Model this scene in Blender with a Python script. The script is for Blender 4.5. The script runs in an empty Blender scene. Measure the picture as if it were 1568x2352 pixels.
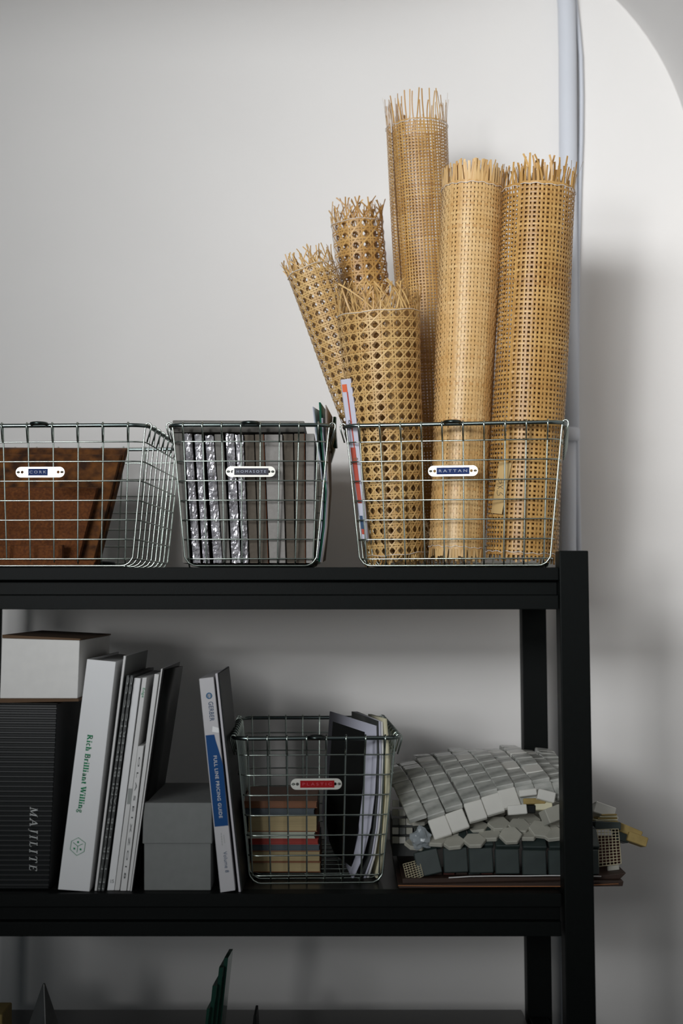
import bpy, bmesh, math, random
import numpy as np
from mathutils import Vector, Matrix

random.seed(7)
rng = np.random.default_rng(7)
scene = bpy.context.scene
col = scene.collection

# ------------------------------------------------------------------ camera
F = 50.0 / 36.0 * 2352.0            # focal length in photo pixels
PITCH = math.atan((1370 - 1176) / F)
CAM = Vector((0, 0, 1.5))
cam_data = bpy.data.cameras.new('camera')
cam_data.sensor_fit = 'VERTICAL'
cam_data.sensor_height = 36.0
cam_data.sensor_width = 24.0
cam_data.lens = 50.0
cam_data.clip_start = 0.05
cam_data.dof.use_dof = True
cam_data.dof.focus_distance = 2.03
cam_data.dof.aperture_fstop = 3.0
cam = bpy.data.objects.new('camera', cam_data)
cam.location = CAM
cam.rotation_euler = (math.pi / 2 + PITCH, 0, 0)
col.objects.link(cam)
scene.camera = cam

# ------------------------------------------------------------------ light
world = bpy.data.worlds.new('room_ambience')
scene.world = world
world.use_nodes = True
bg = world.node_tree.nodes['Background']
bg.inputs['Color'].default_value = (0.70, 0.88, 1.0, 1)
bg.inputs['Strength'].default_value = 0.12

def area(name, loc, target, sx, sy, power, color, spread=180):
    l = bpy.data.lights.new(name, 'AREA')
    l.shape = 'RECTANGLE'
    l.size, l.size_y = sx, sy
    l.energy = power
    l.color = color
    l.spread = math.radians(spread)
    o = bpy.data.objects.new(name, l)
    o.location = loc
    d = Vector(target) - Vector(loc)
    o.rotation_euler = d.to_track_quat('-Z', 'Y').to_euler()
    col.objects.link(o)
    return o

area('window_daylight', (-1.08, -1.20, 1.62), (0.28, 2.42, 1.92), 0.30, 0.40, 1.75, (0.975, 0.99, 1.0), 46)
area('far_window_daylight', (-1.5, -1.9, 2.45), (0.55, 2.42, 2.24), 1.8, 0.9, 11.6, (0.955, 0.98, 1.0), 35)

vs = scene.view_settings
vs.view_transform = 'Standard'
vs.look = 'None'
vs.gamma = 1.0
vs.use_curve_mapping = False
vs.exposure = -0.22

# ------------------------------------------------------------------ helpers
def ray(px, py):
    a, b = (px - 784) / F, (1176 - py) / F
    c, s = math.cos(PITCH), math.sin(PITCH)
    return Vector((a, c - b * s, s + b * c))

def at(px, py, Y):
    d = ray(px, py)
    return CAM + d * (Y / d.y)

def hit_y(px, py, z):
    d = ray(px, py)
    return d.y * (z - CAM.z) / d.z

def lin(c):
    c = c / 255.0
    return c / 12.92 if c <= 0.04045 else ((c + 0.055) / 1.055) ** 2.4

def rgb(r, g, b):
    return (lin(r), lin(g), lin(b), 1)

MATS = {}
def mat(name, color, rough=0.6, metal=0.0, var=0.0, scale=20.0, color2=None, bump=0.0,
        bscale=None, stretch=None, attr=None, coat=0.0, spec=0.5, trans=0.0, ior=1.45, detail=4.0, alpha=1.0):
    if name in MATS:
        return MATS[name]
    m = bpy.data.materials.new(name)
    m.use_nodes = True
    nt = m.node_tree
    b = nt.nodes['Principled BSDF']
    b.inputs['Base Color'].default_value = color
    b.inputs['Roughness'].default_value = rough
    b.inputs['Metallic'].default_value = metal
    b.inputs['Coat Weight'].default_value = coat
    b.inputs['Transmission Weight'].default_value = trans
    b.inputs['IOR'].default_value = ior
    b.inputs['Alpha'].default_value = alpha
    b.inputs['Specular IOR Level'].default_value = spec
    tc = nt.nodes.new('ShaderNodeTexCoord')
    src = tc.outputs['Object']
    if stretch:
        mp = nt.nodes.new('ShaderNodeMapping')
        mp.inputs['Scale'].default_value = stretch
        nt.links.new(src, mp.inputs['Vector'])
        src = mp.outputs['Vector']
    if var > 0 or color2:
        n = nt.nodes.new('ShaderNodeTexNoise')
        n.inputs['Scale'].default_value = scale
        n.inputs['Detail'].default_value = detail
        nt.links.new(src, n.inputs['Vector'])
        mx = nt.nodes.new('ShaderNodeMix')
        mx.data_type = 'RGBA'
        c2 = color2 if color2 else tuple(max(0, x * (1 - var)) for x in color[:3]) + (1,)
        mx.inputs[6].default_value = color
        mx.inputs[7].default_value = c2
        rp = nt.nodes.new('ShaderNodeValToRGB')
        rp.color_ramp.elements[0].position = 0.35
        rp.color_ramp.elements[1].position = 0.65
        nt.links.new(n.outputs['Fac'], rp.inputs['Fac'])
        nt.links.new(rp.outputs['Color'], mx.inputs[0])
        out = mx.outputs[2]
        if attr:
            out = add_attr(nt, out, attr)
        nt.links.new(out, b.inputs['Base Color'])
    if bump > 0:
        n2 = nt.nodes.new('ShaderNodeTexNoise')
        n2.inputs['Scale'].default_value = bscale or scale
        n2.inputs['Detail'].default_value = 5.0
        nt.links.new(src, n2.inputs['Vector'])
        bp = nt.nodes.new('ShaderNodeBump')
        bp.inputs['Strength'].default_value = bump
        bp.inputs['Distance'].default_value = 0.002
        nt.links.new(n2.outputs['Fac'], bp.inputs['Height'])
        nt.links.new(bp.outputs['Normal'], b.inputs['Normal'])
    MATS[name] = m
    return m

def add_attr(nt, out, pair):
    """mix towards a second tone by the per-strand attribute 'tone'"""
    at_ = nt.nodes.new('ShaderNodeAttribute')
    at_.attribute_name = 'tone'
    mx = nt.nodes.new('ShaderNodeMix')
    mx.data_type = 'RGBA'
    mx.inputs[7].default_value = pair
    nt.links.new(at_.outputs['Fac'], mx.inputs[0])
    nt.links.new(out, mx.inputs[6])
    return mx.outputs[2]

class MB:
    """collects geometry; build() links it as one mesh object"""
    def __init__(self):
        self.v, self.f, self.tone, self.n = [], [], [], 0
    def add(self, verts, faces, tone=0.0):
        o = self.n
        verts = [tuple(p) for p in verts]
        self.v += verts
        self.f += [tuple(i + o for i in f) for f in faces]
        self.tone += [tone] * len(verts)
        self.n += len(verts)
        return self
    def hexa(self, c):                      # 8 corners: front 4 (bl br tr tl), back 4
        return self.add(c, [(0, 1, 2, 3), (5, 4, 7, 6), (4, 0, 3, 7), (1, 5, 6, 2), (3, 2, 6, 7), (4, 5, 1, 0)])
    def box(self, x0, x1, y0, y1, z0, z1):
        return self.hexa([(x0, y0, z0), (x1, y0, z0), (x1, y0, z1), (x0, y0, z1),
                          (x0, y1, z0), (x1, y1, z0), (x1, y1, z1), (x0, y1, z1)])
    def prism(self, poly, off):             # polygon and an extrusion vector
        n = len(poly)
        off = Vector(off)
        v = [Vector(p) for p in poly] + [Vector(p) + off for p in poly]
        f = [tuple(range(n)), tuple(range(2 * n - 1, n - 1, -1))]
        f += [(i, i + n, (i + 1) % n + n, (i + 1) % n) for i in range(n)]
        return self.add(v, f)
    def tube(self, pts, r, n=8, closed=False, tone=0.0):
        pts = [Vector(p) for p in pts]
        k = len(pts)
        rs = r if isinstance(r, (list, tuple)) else [r] * k
        rings, prev = [], None
        for i, p in enumerate(pts):
            a = pts[(i - 1) % k] if (closed or i > 0) else p
            c = pts[(i + 1) % k] if (closed or i < k - 1) else p
            t = (c - a)
            t = t.normalized() if t.length > 1e-12 else Vector((0, 0, 1))
            if prev is None:
                u = t.orthogonal().normalized()
            else:
                u = (prev - t * prev.dot(t))
                u = u.normalized() if u.length > 1e-9 else t.orthogonal().normalized()
            prev = u
            w = t.cross(u)
            rings.append([p + (u * math.cos(2 * math.pi * j / n) + w * math.sin(2 * math.pi * j / n)) * rs[i] for j in range(n)])
        v = [q for ring in rings for q in ring]
        f = []
        for i in range(k if closed else k - 1):
            i2 = (i + 1) % k
            sh = 0
            if closed and i2 == 0:          # closest seam match
                sh = min(range(n), key=lambda s: (rings[i][0] - rings[0][s]).length)
            for j in range(n):
                j2 = (j + 1) % n
                f.append((i * n + j, i * n + j2, i2 * n + (j2 + sh) % n, i2 * n + (j + sh) % n))
        if not closed:
            f.append(tuple(range(n - 1, -1, -1)))
            f.append(tuple((k - 1) * n + j for j in range(n)))
        return self.add(v, f, tone)
    def ribbon(self, P, W, N, w, crown, tone=0.0):   # numpy: centre line, width dirs, normals
        k = len(P)
        L = P - W * (w / 2)
        R = P + W * (w / 2)
        C = P + N * crown
        v = np.stack([L, C, R], 1).reshape(-1, 3)
        o = self.n
        self.v += v.tolist()
        for i in range(k - 1):
            a = o + 3 * i
            self.f.append((a, a + 1, a + 4, a + 3))
            self.f.append((a + 1, a + 2, a + 5, a + 4))
        self.tone += [tone] * (3 * k)
        self.n += 3 * k
        return self
    def build(self, name, m, parent=None, smooth=False, bevel=0.0, shift=True, kind=None, tone=False, segs=2):
        me = bpy.data.meshes.new(name)
        v = self.v
        if parent is not None and shift:
            root = parent
            off = Vector((0, 0, 0))
            while root is not None:
                off += root.location
                root = root.parent
            v = [(p[0] - off.x, p[1] - off.y, p[2] - off.z) for p in v]
        me.from_pydata(v, [], self.f)
        me.update()
        if bevel > 0:
            bm = bmesh.new()
            bm.from_mesh(me)
            bmesh.ops.recalc_face_normals(bm, faces=bm.faces)
            es = [e for e in bm.edges if len(e.link_faces) == 2 and e.calc_face_angle(0) > 0.5]
            bmesh.ops.bevel(bm, geom=es, offset=bevel, segments=segs, affect='EDGES', profile=0.5)
            bm.to_mesh(me)
            bm.free()
        if tone:
            at_ = me.attributes.new('tone', 'FLOAT', 'POINT')
            at_.data.foreach_set('value', np.array(self.tone, dtype=np.float32))
        if smooth:
            me.polygons.foreach_set('use_smooth', [True] * len(me.polygons))
        me.materials.append(m)
        o = bpy.data.objects.new(name, me)
        col.objects.link(o)
        o.parent = parent
        if kind:
            o['kind'] = kind
        return o

def tag(o, label, cat, group=None):
    o['label'] = label
    o['category'] = cat
    if group:
        o['group'] = group
    return o

def thing(name, label, cat, loc=(0, 0, 0), group=None, rotz=0.0):
    o = bpy.data.objects.new(name, None)
    o.empty_display_size = 0.02
    o.location = loc
    o.rotation_euler = (0, 0, rotz)
    col.objects.link(o)
    return tag(o, label, cat, group)

def struct(o):
    o['kind'] = 'structure'
    return o

# -------- lettering: built-in font as flat mesh
FONT = {}
def font_mesh(text, bold=0.0, space=1.0):
    key = (text, bold, space)
    if key not in FONT:
        cu = bpy.data.curves.new('lettering', 'FONT')
        cu.body = text
        cu.offset = bold
        cu.space_character = space
        cu.resolution_u = 3
        o = bpy.data.objects.new('lettering', cu)
        col.objects.link(o)
        dg = bpy.context.evaluated_depsgraph_get()
        me = bpy.data.meshes.new_from_object(o.evaluated_get(dg))
        v = np.array([tuple(p.co) for p in me.vertices])
        f = [tuple(p.vertices) for p in me.polygons]
        bpy.data.objects.remove(o)
        bpy.data.curves.remove(cu)
        bpy.data.meshes.remove(me)
        FONT[key] = (v, f)
    return FONT[key]

def arc(cx, cy, rx, ry, a0, a1, n=14):
    return [(cx + rx * math.cos(math.radians(a0 + (a1 - a0) * i / n)), cy + ry * math.sin(math.radians(a0 + (a1 - a0) * i / n))) for i in range(n + 1)]

def serif_glyph(ch):
    """strokes (points, width) of a bold roman letter; cap height 1. Returns strokes, advance"""
    T, t = 0.25, 0.115
    def ser(x, y, w=0.34):
        return ([(x - w / 2, y), (x + w / 2, y)], t)
    S = {
     'R': ([([(.2, 0), (.2, 1)], T), ser(.2, .04), ([(.05, .96), (.4, .96)], t), (arc(.4, .74, .24, .22, 90, -90), .15), ([(.2, .52), (.42, .52)], t), ([(.42, .52), (.74, .04)], T), ser(.78, .04, .22)], .95),
     'B': ([([(.2, 0), (.2, 1)], T), ([(.05, .96), (.42, .96)], t), ([(.05, .04), (.45, .04)], t), (arc(.42, .75, .2, .21, 90, -90), .16), (arc(.45, .28, .24, .24, 90, -90), .17), ([(.2, .53), (.44, .53)], t)], .82),
     'W': ([([(.1, .96), (.36, .02)], T), ([(.36, .02), (.6, .96)], t), ([(.55, .96), (.82, .02)], T), ([(.82, .02), (1.06, .96)], t), ser(.1, .96), ser(.57, .96, .3), ser(1.08, .96, .3)], 1.2),
     'r': ([([(.18, 0), (.18, .66)], T), ser(.18, .04, .36), ([(.04, .63), (.2, .63)], t), (arc(.36, .44, .17, .19, 150, 60), .13), ([(.44, .56), (.44, .62)], .15)], .54),
     'i': ([([(.18, 0), (.18, .66)], T), ser(.18, .04, .36), ([(.04, .64), (.2, .64)], t), ([(.18, .83), (.18, 1.0)], T)], .4),
     'l': ([([(.18, 0), (.18, 1)], T), ser(.18, .04, .36), ([(.04, .97), (.2, .97)], t)], .4),
     'c': ([(arc(.32, .33, .2, .3, 55, 300), .17), ([(.44, .52), (.44, .6)], .14)], .58),
     'h': ([([(.18, 0), (.18, 1)], T), ser(.18, .04, .34), ([(.04, .97), (.2, .97)], t), (arc(.37, .42, .17, .2, 160, 0), .12), ([(.54, .42), (.54, 0)], T), ser(.54, .04, .3)], .74),
     'n': ([([(.18, 0), (.18, .66)], T), ser(.18, .04, .34), ([(.04, .63), (.2, .63)], t), (arc(.37, .42, .17, .2, 160, 0), .12), ([(.54, .42), (.54, 0)], T), ser(.54, .04, .3)], .74),
     'a': ([(arc(.3, .18, .17, .16, 0, 360), .13), (arc(.3, .45, .18, .18, 150, 0), .11), ([(.47, .46), (.47, .04)], T), ([(.47, .05), (.6, .05)], t)], .66),
     't': ([([(.2, .85), (.2, .12)], T), (arc(.32, .14, .12, .11, 180, 300), .1), ([(.04, .63), (.4, .63)], t)], .48),
     'g': ([(arc(.3, .44, .17, .19, 0, 360), .13), (arc(.3, -.12, .22, .16, 0, 360), .12), ([(.2, .28), (.16, .08)], t), ([(.44, .6), (.58, .63)], t)], .64),
     'M': ([([(.12, 0), (.12, 1)], .07), ([(.12, 1), (.5, .05)], .13), ([(.5, .05), (.88, 1)], .06), ([(.88, 1), (.88, 0)], .13), ser(.12, .03, .26), ser(.88, .03, .3), ([(0, .97), (.16, .97)], .06), ([(.85, .97), (1.02, .97)], .06)], 1.15),
     'A': ([([(.08, 0), (.42, 1)], .07), ([(.42, 1), (.76, 0)], .13), ([(.2, .36), (.64, .36)], .06), ser(.08, .03, .26), ser(.76, .03, .3)], .95),
     'J': ([([(.34, 1), (.34, .1)], .13), (arc(.2, .08, .14, .24, 0, -120), .08), ser(.34, .97, .34)], .62),
     'I': ([([(.2, 0), (.2, 1)], .13), ser(.2, .03, .34), ser(.2, .97, .34)], .52),
     'L': ([([(.2, 0), (.2, 1)], .13), ser(.2, .97, .34), ([(.05, .03), (.62, .03)], .06), ([(.62, .03), (.64, .26)], .06)], .78),
     'T': ([([(.4, 0), (.4, 1)], .13), ser(.4, .03, .34), ([(.06, .97), (.74, .97)], .06), ([(.06, .97), (.05, .76)], .06), ([(.74, .97), (.75, .76)], .06)], .88),
     'E': ([([(.2, 0), (.2, 1)], .13), ([(.05, .97), (.62, .97)], .06), ([(.05, .03), (.64, .03)], .06), ([(.2, .52), (.5, .52)], .06), ([(.62, .97), (.62, .78)], .06), ([(.64, .03), (.67, .24)], .06)], .8),
     ' ': ([], .34)}
    return S[ch]

def serif_mesh(text, track=0.0, slant=0.0):
    v, f, x = [], [], 0.0
    for ch in text:
        strokes, adv = serif_glyph(ch)
        for pts, w in strokes:
            for i in range(len(pts) - 1):
                a, b = Vector(pts[i]), Vector(pts[i + 1])
                d = (b - a).normalized()
                if len(pts) > 2:
                    a, b = a - d * w * .08, b + d * w * .08
                nn = Vector((-d.y, d.x)) * w / 2
                o = len(v)
                for q in (a + nn, a - nn, b - nn, b + nn):
                    v.append((x + q.x + slant * q.y, q.y, 0))
                f.append((o, o + 1, o + 2, o + 3))
        x += adv + track
    return np.array(v), f

def letter(vf, p0, p1, height, m, parent, name='lettering', lift=0.0004, normal=None, up=None):
    """lay a flat text mesh along p0->p1 (world), cap height in metres, fitted to length"""
    v, f = vf
    p0, p1 = Vector(p0), Vector(p1)
    t = (p1 - p0)
    L = t.length
    t.normalize()
    normal = Vector(normal or (0, -1, 0))
    u = Vector(up).normalized() if up else normal.cross(t).normalized()
    x0, x1 = v[:, 0].min(), v[:, 0].max()
    sx = L / max(1e-6, x1 - x0)
    ymax = v[:, 1].max()
    sy = height / max(1e-6, ymax)
    mb = MB()
    mb.add([p0 + t * ((q[0] - x0) * sx) + u * (q[1] * sy) + normal * lift for q in v], f)
    return mb.build(name, m, parent)

# ------------------------------------------------------------------ materials
WALL = mat('painted_plaster', rgb(232, 229, 226), 0.85, var=0.03, scale=3, bump=0.25, bscale=25)
PIPEM = mat('pipe_paint', rgb(206, 209, 216), 0.6, var=0.05, scale=8)
CEIL = mat('ceiling_paint', rgb(220, 218, 216), 0.9, var=0.03, scale=3)
FLOORM = mat('floor_boards', rgb(105, 100, 96), 0.5, var=0.2, scale=6)
BLACK = mat('black_powder_coat', rgb(12, 15, 14), 0.5, var=0.12, scale=120, bump=0.08, bscale=600, spec=0.12)
BOARD = mat('black_board', rgb(38, 37, 34), 0.3, var=0.15, scale=60)
ZINC = mat('zinc_wire', rgb(182, 192, 184), 0.25, 1.0, var=0.12, scale=40)
RIMZ = mat('dull_steel_rim', rgb(128, 140, 138), 0.26, 1.0, var=0.15, scale=30)
DARKZ = mat('dark_steel', rgb(70, 78, 76), 0.3, 1.0)
PLATE = mat('aluminium_plate', rgb(216, 214, 205), 0.38, 0.55, var=0.06, scale=200)
RATTAN = mat('natural_cane', rgb(219, 184, 124), 0.42, color2=rgb(203, 164, 103), scale=30, attr=rgb(178, 134, 76))
RATTAN_D = mat('golden_cane', rgb(208, 166, 100), 0.42, color2=rgb(190, 146, 82), scale=30, attr=rgb(160, 114, 58))
RATTAN_L = mat('pale_cane', rgb(226, 192, 138), 0.42, color2=rgb(212, 172, 112), scale=25, attr=rgb(196, 150, 92))
THREAD = mat('white_thread', rgb(232, 228, 222), 0.7)
WHITE = mat('white_paper', rgb(236, 236, 236), 0.6, var=0.03, scale=10)
WHITE2 = mat('off_white_paper', rgb(222, 221, 219), 0.65, var=0.04, scale=12)
LILAC = mat('cool_white_paper', rgb(196, 196, 210), 0.6)
GREY = mat('grey_board', rgb(126, 128, 126), 0.8, var=0.06, scale=90)
DGREY = mat('dark_grey_cover', rgb(62, 64, 63), 0.5, var=0.1, scale=30)
BLK = mat('black_cover', rgb(19, 21, 20), 0.45, var=0.2, scale=20, spec=0.25)
GREEN = mat('green_ink', rgb(0, 140, 88), 0.6)
NAVY = mat('navy_ink', rgb(18, 62, 98), 0.5)
BLUE = mat('blue_print', rgb(4, 66, 122), 0.5, spec=0.2)
INK = mat('dark_ink', rgb(52, 56, 58), 0.6)
SILVER = mat('silver_ink', rgb(200, 202, 200), 0.4)
GREYINK = mat('grey_ink', rgb(150, 153, 150), 0.5)
TAPE_B = mat('blue_label_tape', rgb(16, 44, 98), 0.5, spec=0.15)
TAPE_K = mat('grey_label_tape', rgb(74, 74, 84), 0.5, var=0.35, scale=90, spec=0.2)
TAPE_R = mat('red_label_tape', rgb(150, 20, 26), 0.5, spec=0.15)
EMBOSS = mat('stress_white', rgb(176, 184, 200), 0.5)
EMBOSS_R = mat('stress_pink', rgb(190, 74, 88), 0.5)
CORK = mat('cork', rgb(116, 66, 26), 0.9, color2=rgb(88, 47, 18), scale=260, bump=0.5, bscale=140, detail=8)
CORK2 = mat('marbled_cork', rgb(124, 76, 32), 0.9, color2=rgb(58, 33, 16), scale=58, bump=0.5, bscale=120, detail=8)
FIBRE = mat('fibre_board', rgb(118, 115, 110), 0.95, var=0.14, scale=150, bump=0.35, bscale=300)
FIBRE_L = mat('pale_fibre_board', rgb(148, 144, 140), 0.95, var=0.1, scale=150, bump=0.3, bscale=300)
FIBRE_D = mat('brown_fibre_board', rgb(96, 88, 78), 0.95, var=0.14, scale=150, bump=0.35, bscale=300)
RUST = mat('rust_felt', rgb(120, 66, 36), 0.95, var=0.2, scale=90)
FOIL = mat('crinkled_film', rgb(226, 224, 228), 0.24, 0.65, color2=rgb(160, 156, 162), scale=120, bump=1.0, bscale=110, stretch=(0.5, 1, 1.6))
KRAFT = mat('kraft_card', rgb(98, 74, 52), 0.8, var=0.1, scale=40)  # brown card, its colour deepened to carry shade on the carton's lid
CARD = mat('white_card', rgb(232, 230, 226), 0.75, var=0.04, scale=60)
PAGES = mat('aged_pages', rgb(172, 154, 114), 0.8, var=0.14, scale=12, stretch=(1, 1, 40))
CREAM = mat('cream_cover', rgb(214, 208, 178), 0.6)
PALEG = mat('pale_green_pages', rgb(178, 184, 168), 0.7)
REDC = mat('red_cover', rgb(150, 44, 32), 0.5)
BROWNC = mat('brown_cover', rgb(120, 74, 42), 0.5)
SLATEC = mat('slate_cover', rgb(66, 74, 80), 0.5)
ORANGE = mat('orange_print', rgb(214, 92, 40), 0.5)
VERM = mat('vermilion_print', rgb(178, 60, 32), 0.5)
MARBLE = mat('grey_marble', rgb(196, 196, 190), 0.22, color2=rgb(150, 152, 146), scale=28, stretch=(1, 1, 2.5))
MARBLE_W = mat('white_marble', rgb(224, 222, 214), 0.3, var=0.08, scale=20)
STONE = mat('stone_hex', rgb(178, 176, 164), 0.6, var=0.12, scale=30)
SLATE = mat('slate_tile', rgb(48, 58, 56), 0.45, var=0.2, scale=60)
NETM = mat('glass_fibre_net', rgb(190, 180, 150), 0.7)
REDT = mat('red_stone', rgb(84, 34, 22), 0.6, var=0.3, scale=30)
BROWN = mat('brown_sheet', rgb(54, 34, 22), 0.55, var=0.3, scale=20)
EDGE = mat('raw_board_edge', rgb(170, 112, 70), 0.8)
TANST = mat('tan_travertine', rgb(170, 146, 88), 0.7, var=0.25, scale=50)
FILM = mat('plastic_film', rgb(170, 178, 182), 0.15, var=0.2, scale=40, alpha=0.72, bump=0.8, bscale=60)
GLASS = mat('green_glass', rgb(150, 190, 172), 0.05, trans=0.85, ior=1.5)
GLASSE = mat('green_glass_edge', rgb(34, 70, 58), 0.15)
TAPEM = mat('masking_tape', rgb(204, 172, 118), 0.7, var=0.08, scale=60)
GREENP = mat('green_paper', rgb(22, 96, 74), 0.5, var=0.2, scale=50)
TAUPE = mat('taupe_paper', rgb(160, 150, 142), 0.7)

# ------------------------------------------------------------------ key planes
YS = 1.88                                   # front plane of the shelves
ZT = at(784, 1303, YS).z                    # top shelf surface
ZM = at(784, 2053, YS).z                    # middle shelf surface
ZB = at(784, 2322, 2.29).z                  # lower shelf surface
YW = 2.42                                   # the wall
YB = 2.30                                   # back of the shelving

# ------------------------------------------------------------------ the room
z_cove = at(300, 150, YW).z
xs_ = [-4.0, -2.5, -1.4] + list(np.linspace(-1.0, 0.66, 34))
zs_ = [0, 0.6, 1.2, 1.8, 2.2] + list(np.linspace(z_cove, z_cove + 0.17, 16)) + [2.75, 3.2]
def cove(x, z):
    g = min(1, max(0, (0.42 - x) / 0.55)); g = g * g * (3 - 2 * g)
    k = min(max(0.0, z - z_cove), 0.132)
    return -(0.135 - math.sqrt(0.135 ** 2 - k * k)) * g
vv = [(x, YW + cove(x, z), z) for z in zs_ for x in xs_]
nx_ = len(xs_)
ff = [(j * nx_ + i, j * nx_ + i + 1, (j + 1) * nx_ + i + 1, (j + 1) * nx_ + i) for j in range(len(zs_) - 1) for i in range(nx_ - 1)]
mb = MB(); mb.add(vv, ff)
o_ = len(vv)
mb.add([(-4.0, YW + .12, 0), (.66, YW + .12, 0), (.66, YW + .12, 3.2), (-4.0, YW + .12, 3.2)], [(3, 2, 1, 0)])
struct(mb.build('wall_back', WALL, None, True))
mb = MB(); mb.box(-4.0, 0.76, -2.5, YW, -0.05, 0); struct(mb.build('floor', FLOORM))
c = at(966, 427, YW)
R = 640 / F * YW * 1.0
xr = c.x + R
zc = c.z + R
prof = [(c.x - 4.0, zc)] + [(c.x + R * math.sin(a), c.z + R * math.cos(a)) for a in np.linspace(0, math.pi / 2, 25)] + \
       [(xr + 0.1, c.z), (xr + 0.1, zc + 0.1), (c.x - 4.0, zc + 0.1)]
mb = MB(); mb.prism([(x, -2.5, z) for x, z in prof], (0, YW + 2.5, 0))
struct(mb.build('ceiling', CEIL))
mb = MB(); mb.box(xr, xr + 0.1, -2.5, YW, 0, c.z); struct(mb.build('wall_right', WALL))

# wall pipe and cable
p_root = thing('wall_pipe', 'painted vertical pipe with a coupling, fixed to the white wall behind the cane rolls', 'pipe', at(1305, 990, YW - 0.016))
pts = [at(x, y, YW - 0.017) for x, y in ((1286, -160), (1296, -60), (1301, 20), (1303, 120), (1304, 300), (1305, 700), (1306, 985))]
mb = MB(); mb.tube(pts, 0.0155, 20); mb.build('pipe', PIPEM, p_root, True)
pts = [at(1306, y, YW - 0.014) for y in (1005, 1150, 1400, 1800, 2200, 2700)]
mb = MB(); mb.tube(pts, 0.0125, 20); mb.build('pipe', PIPEM, p_root, True)
mb = MB()
pts = [at(1306, y, YW - 0.017) for y in (982, 986, 1010, 1014)]
mb.tube(pts, [0.0145, 0.0185, 0.0185, 0.0145], 20); mb.build('coupling', PIPEM, p_root, True)
pts = []
for x, y in ((1304, -120), (1318, -20), (1327, 60), (1333, 130), (1335, 220), (1334, 320), (1330, 430), (1326, 600), (1324, 850), (1324, 985), (1326, 1120), (1330, 1300), (1334, 1700), (1338, 2500)):
    pts.append(at(x, y, YW - 0.006))
mb = MB(); mb.tube(pts, 0.0042, 8)
tag(mb.build('cable', PIPEM, None, True), 'thin white painted cable running down the wall beside the pipe', 'cable')

# ------------------------------------------------------------------ shelving unit
XL0, XL1 = -0.585, -0.547
XR0, XR1 = at(1283, 1370, YS).x, at(1350, 1370, YS).x
rack = thing('shelving_unit', 'black metal shelving unit standing against the white wall', 'shelves', (-0.13, 2.09, 0))
for (x0, x1) in ((XL0, XL1), (XR0, XR1)):
    top = at(1316, 1265, YS).z
    s = 1 if x0 > 0 else -1
    lean = 0.0066 * s                       # the uprights splay a little towards the floor
    for y0, y1, zt in ((YS - 0.006, YS + 0.030, top), (YB - 0.032, YB + 0.004, ZT - 0.004)):
        mb = MB()
        d = lean * (zt - 0.0)
        mb.hexa([(x0 + d, y0, 0), (x1 + d, y0, 0), (x1, y0, zt), (x0, y0, zt), (x0 + d, y1, 0), (x1 + d, y1, 0), (x1, y1, zt), (x0, y1, zt)])
        mb.build('upright', BLACK, rack, bevel=0.0015)
for zs in (ZT, ZM, ZB, ZB - 0.40):
    hh = 0.0555
    k = hh / 95.0
    prof = [(YS, 0), (YS, -29 * k), (YS + 0.016, -33 * k), (YS + 0.016, -62 * k), (YS + 0.003, -63 * k), (YS + 0.003, -hh), (YS + 0.03, -hh), (YS + 0.03, 0)]
    mb = MB(); mb.prism([(XL1, y, zs + z) for y, z in prof], (XR0 - XL1, 0, 0))
    mb.build('front_beam', BLACK, rack, bevel=0.0008)
    mb = MB(); mb.box(XL1, XR0, YB - 0.03, YB, zs - hh, zs - 0.003); mb.build('back_beam', BLACK, rack, bevel=0.001)
    for x0, x1 in ((XL0 + 0.004, XL1 - 0.006), (XR0 + 0.006, XR1 - 0.004)):
        mb = MB(); mb.box(x0, x1, YS + 0.03, YB - 0.032, zs - hh, zs - 0.002); mb.build('side_beam', BLACK, rack, bevel=0.001)
    mb = MB(); mb.box(XL1 + 0.002, XR0 - 0.002, YS + 0.0305, YB - 0.002, zs - 0.014, zs - 0.0004); mb.build('shelf_board', BOARD, rack)
    # thin bright line along the front edge is left to the bevel highlight

# ------------------------------------------------------------------ wire baskets
def rrect(hx, hy, r, z, n=5):
    pts = []
    for cx, cy, a0 in ((hx - r, -hy + r, -90), (hx - r, hy - r, 0), (-hx + r, hy - r, 90), (-hx + r, -hy + r, 180)):
        for i in range(n + 1):
            a = math.radians(a0 + 90 * i / n)
            pts.append((cx + r * math.cos(a), cy + r * math.sin(a), z))
    return pts

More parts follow.
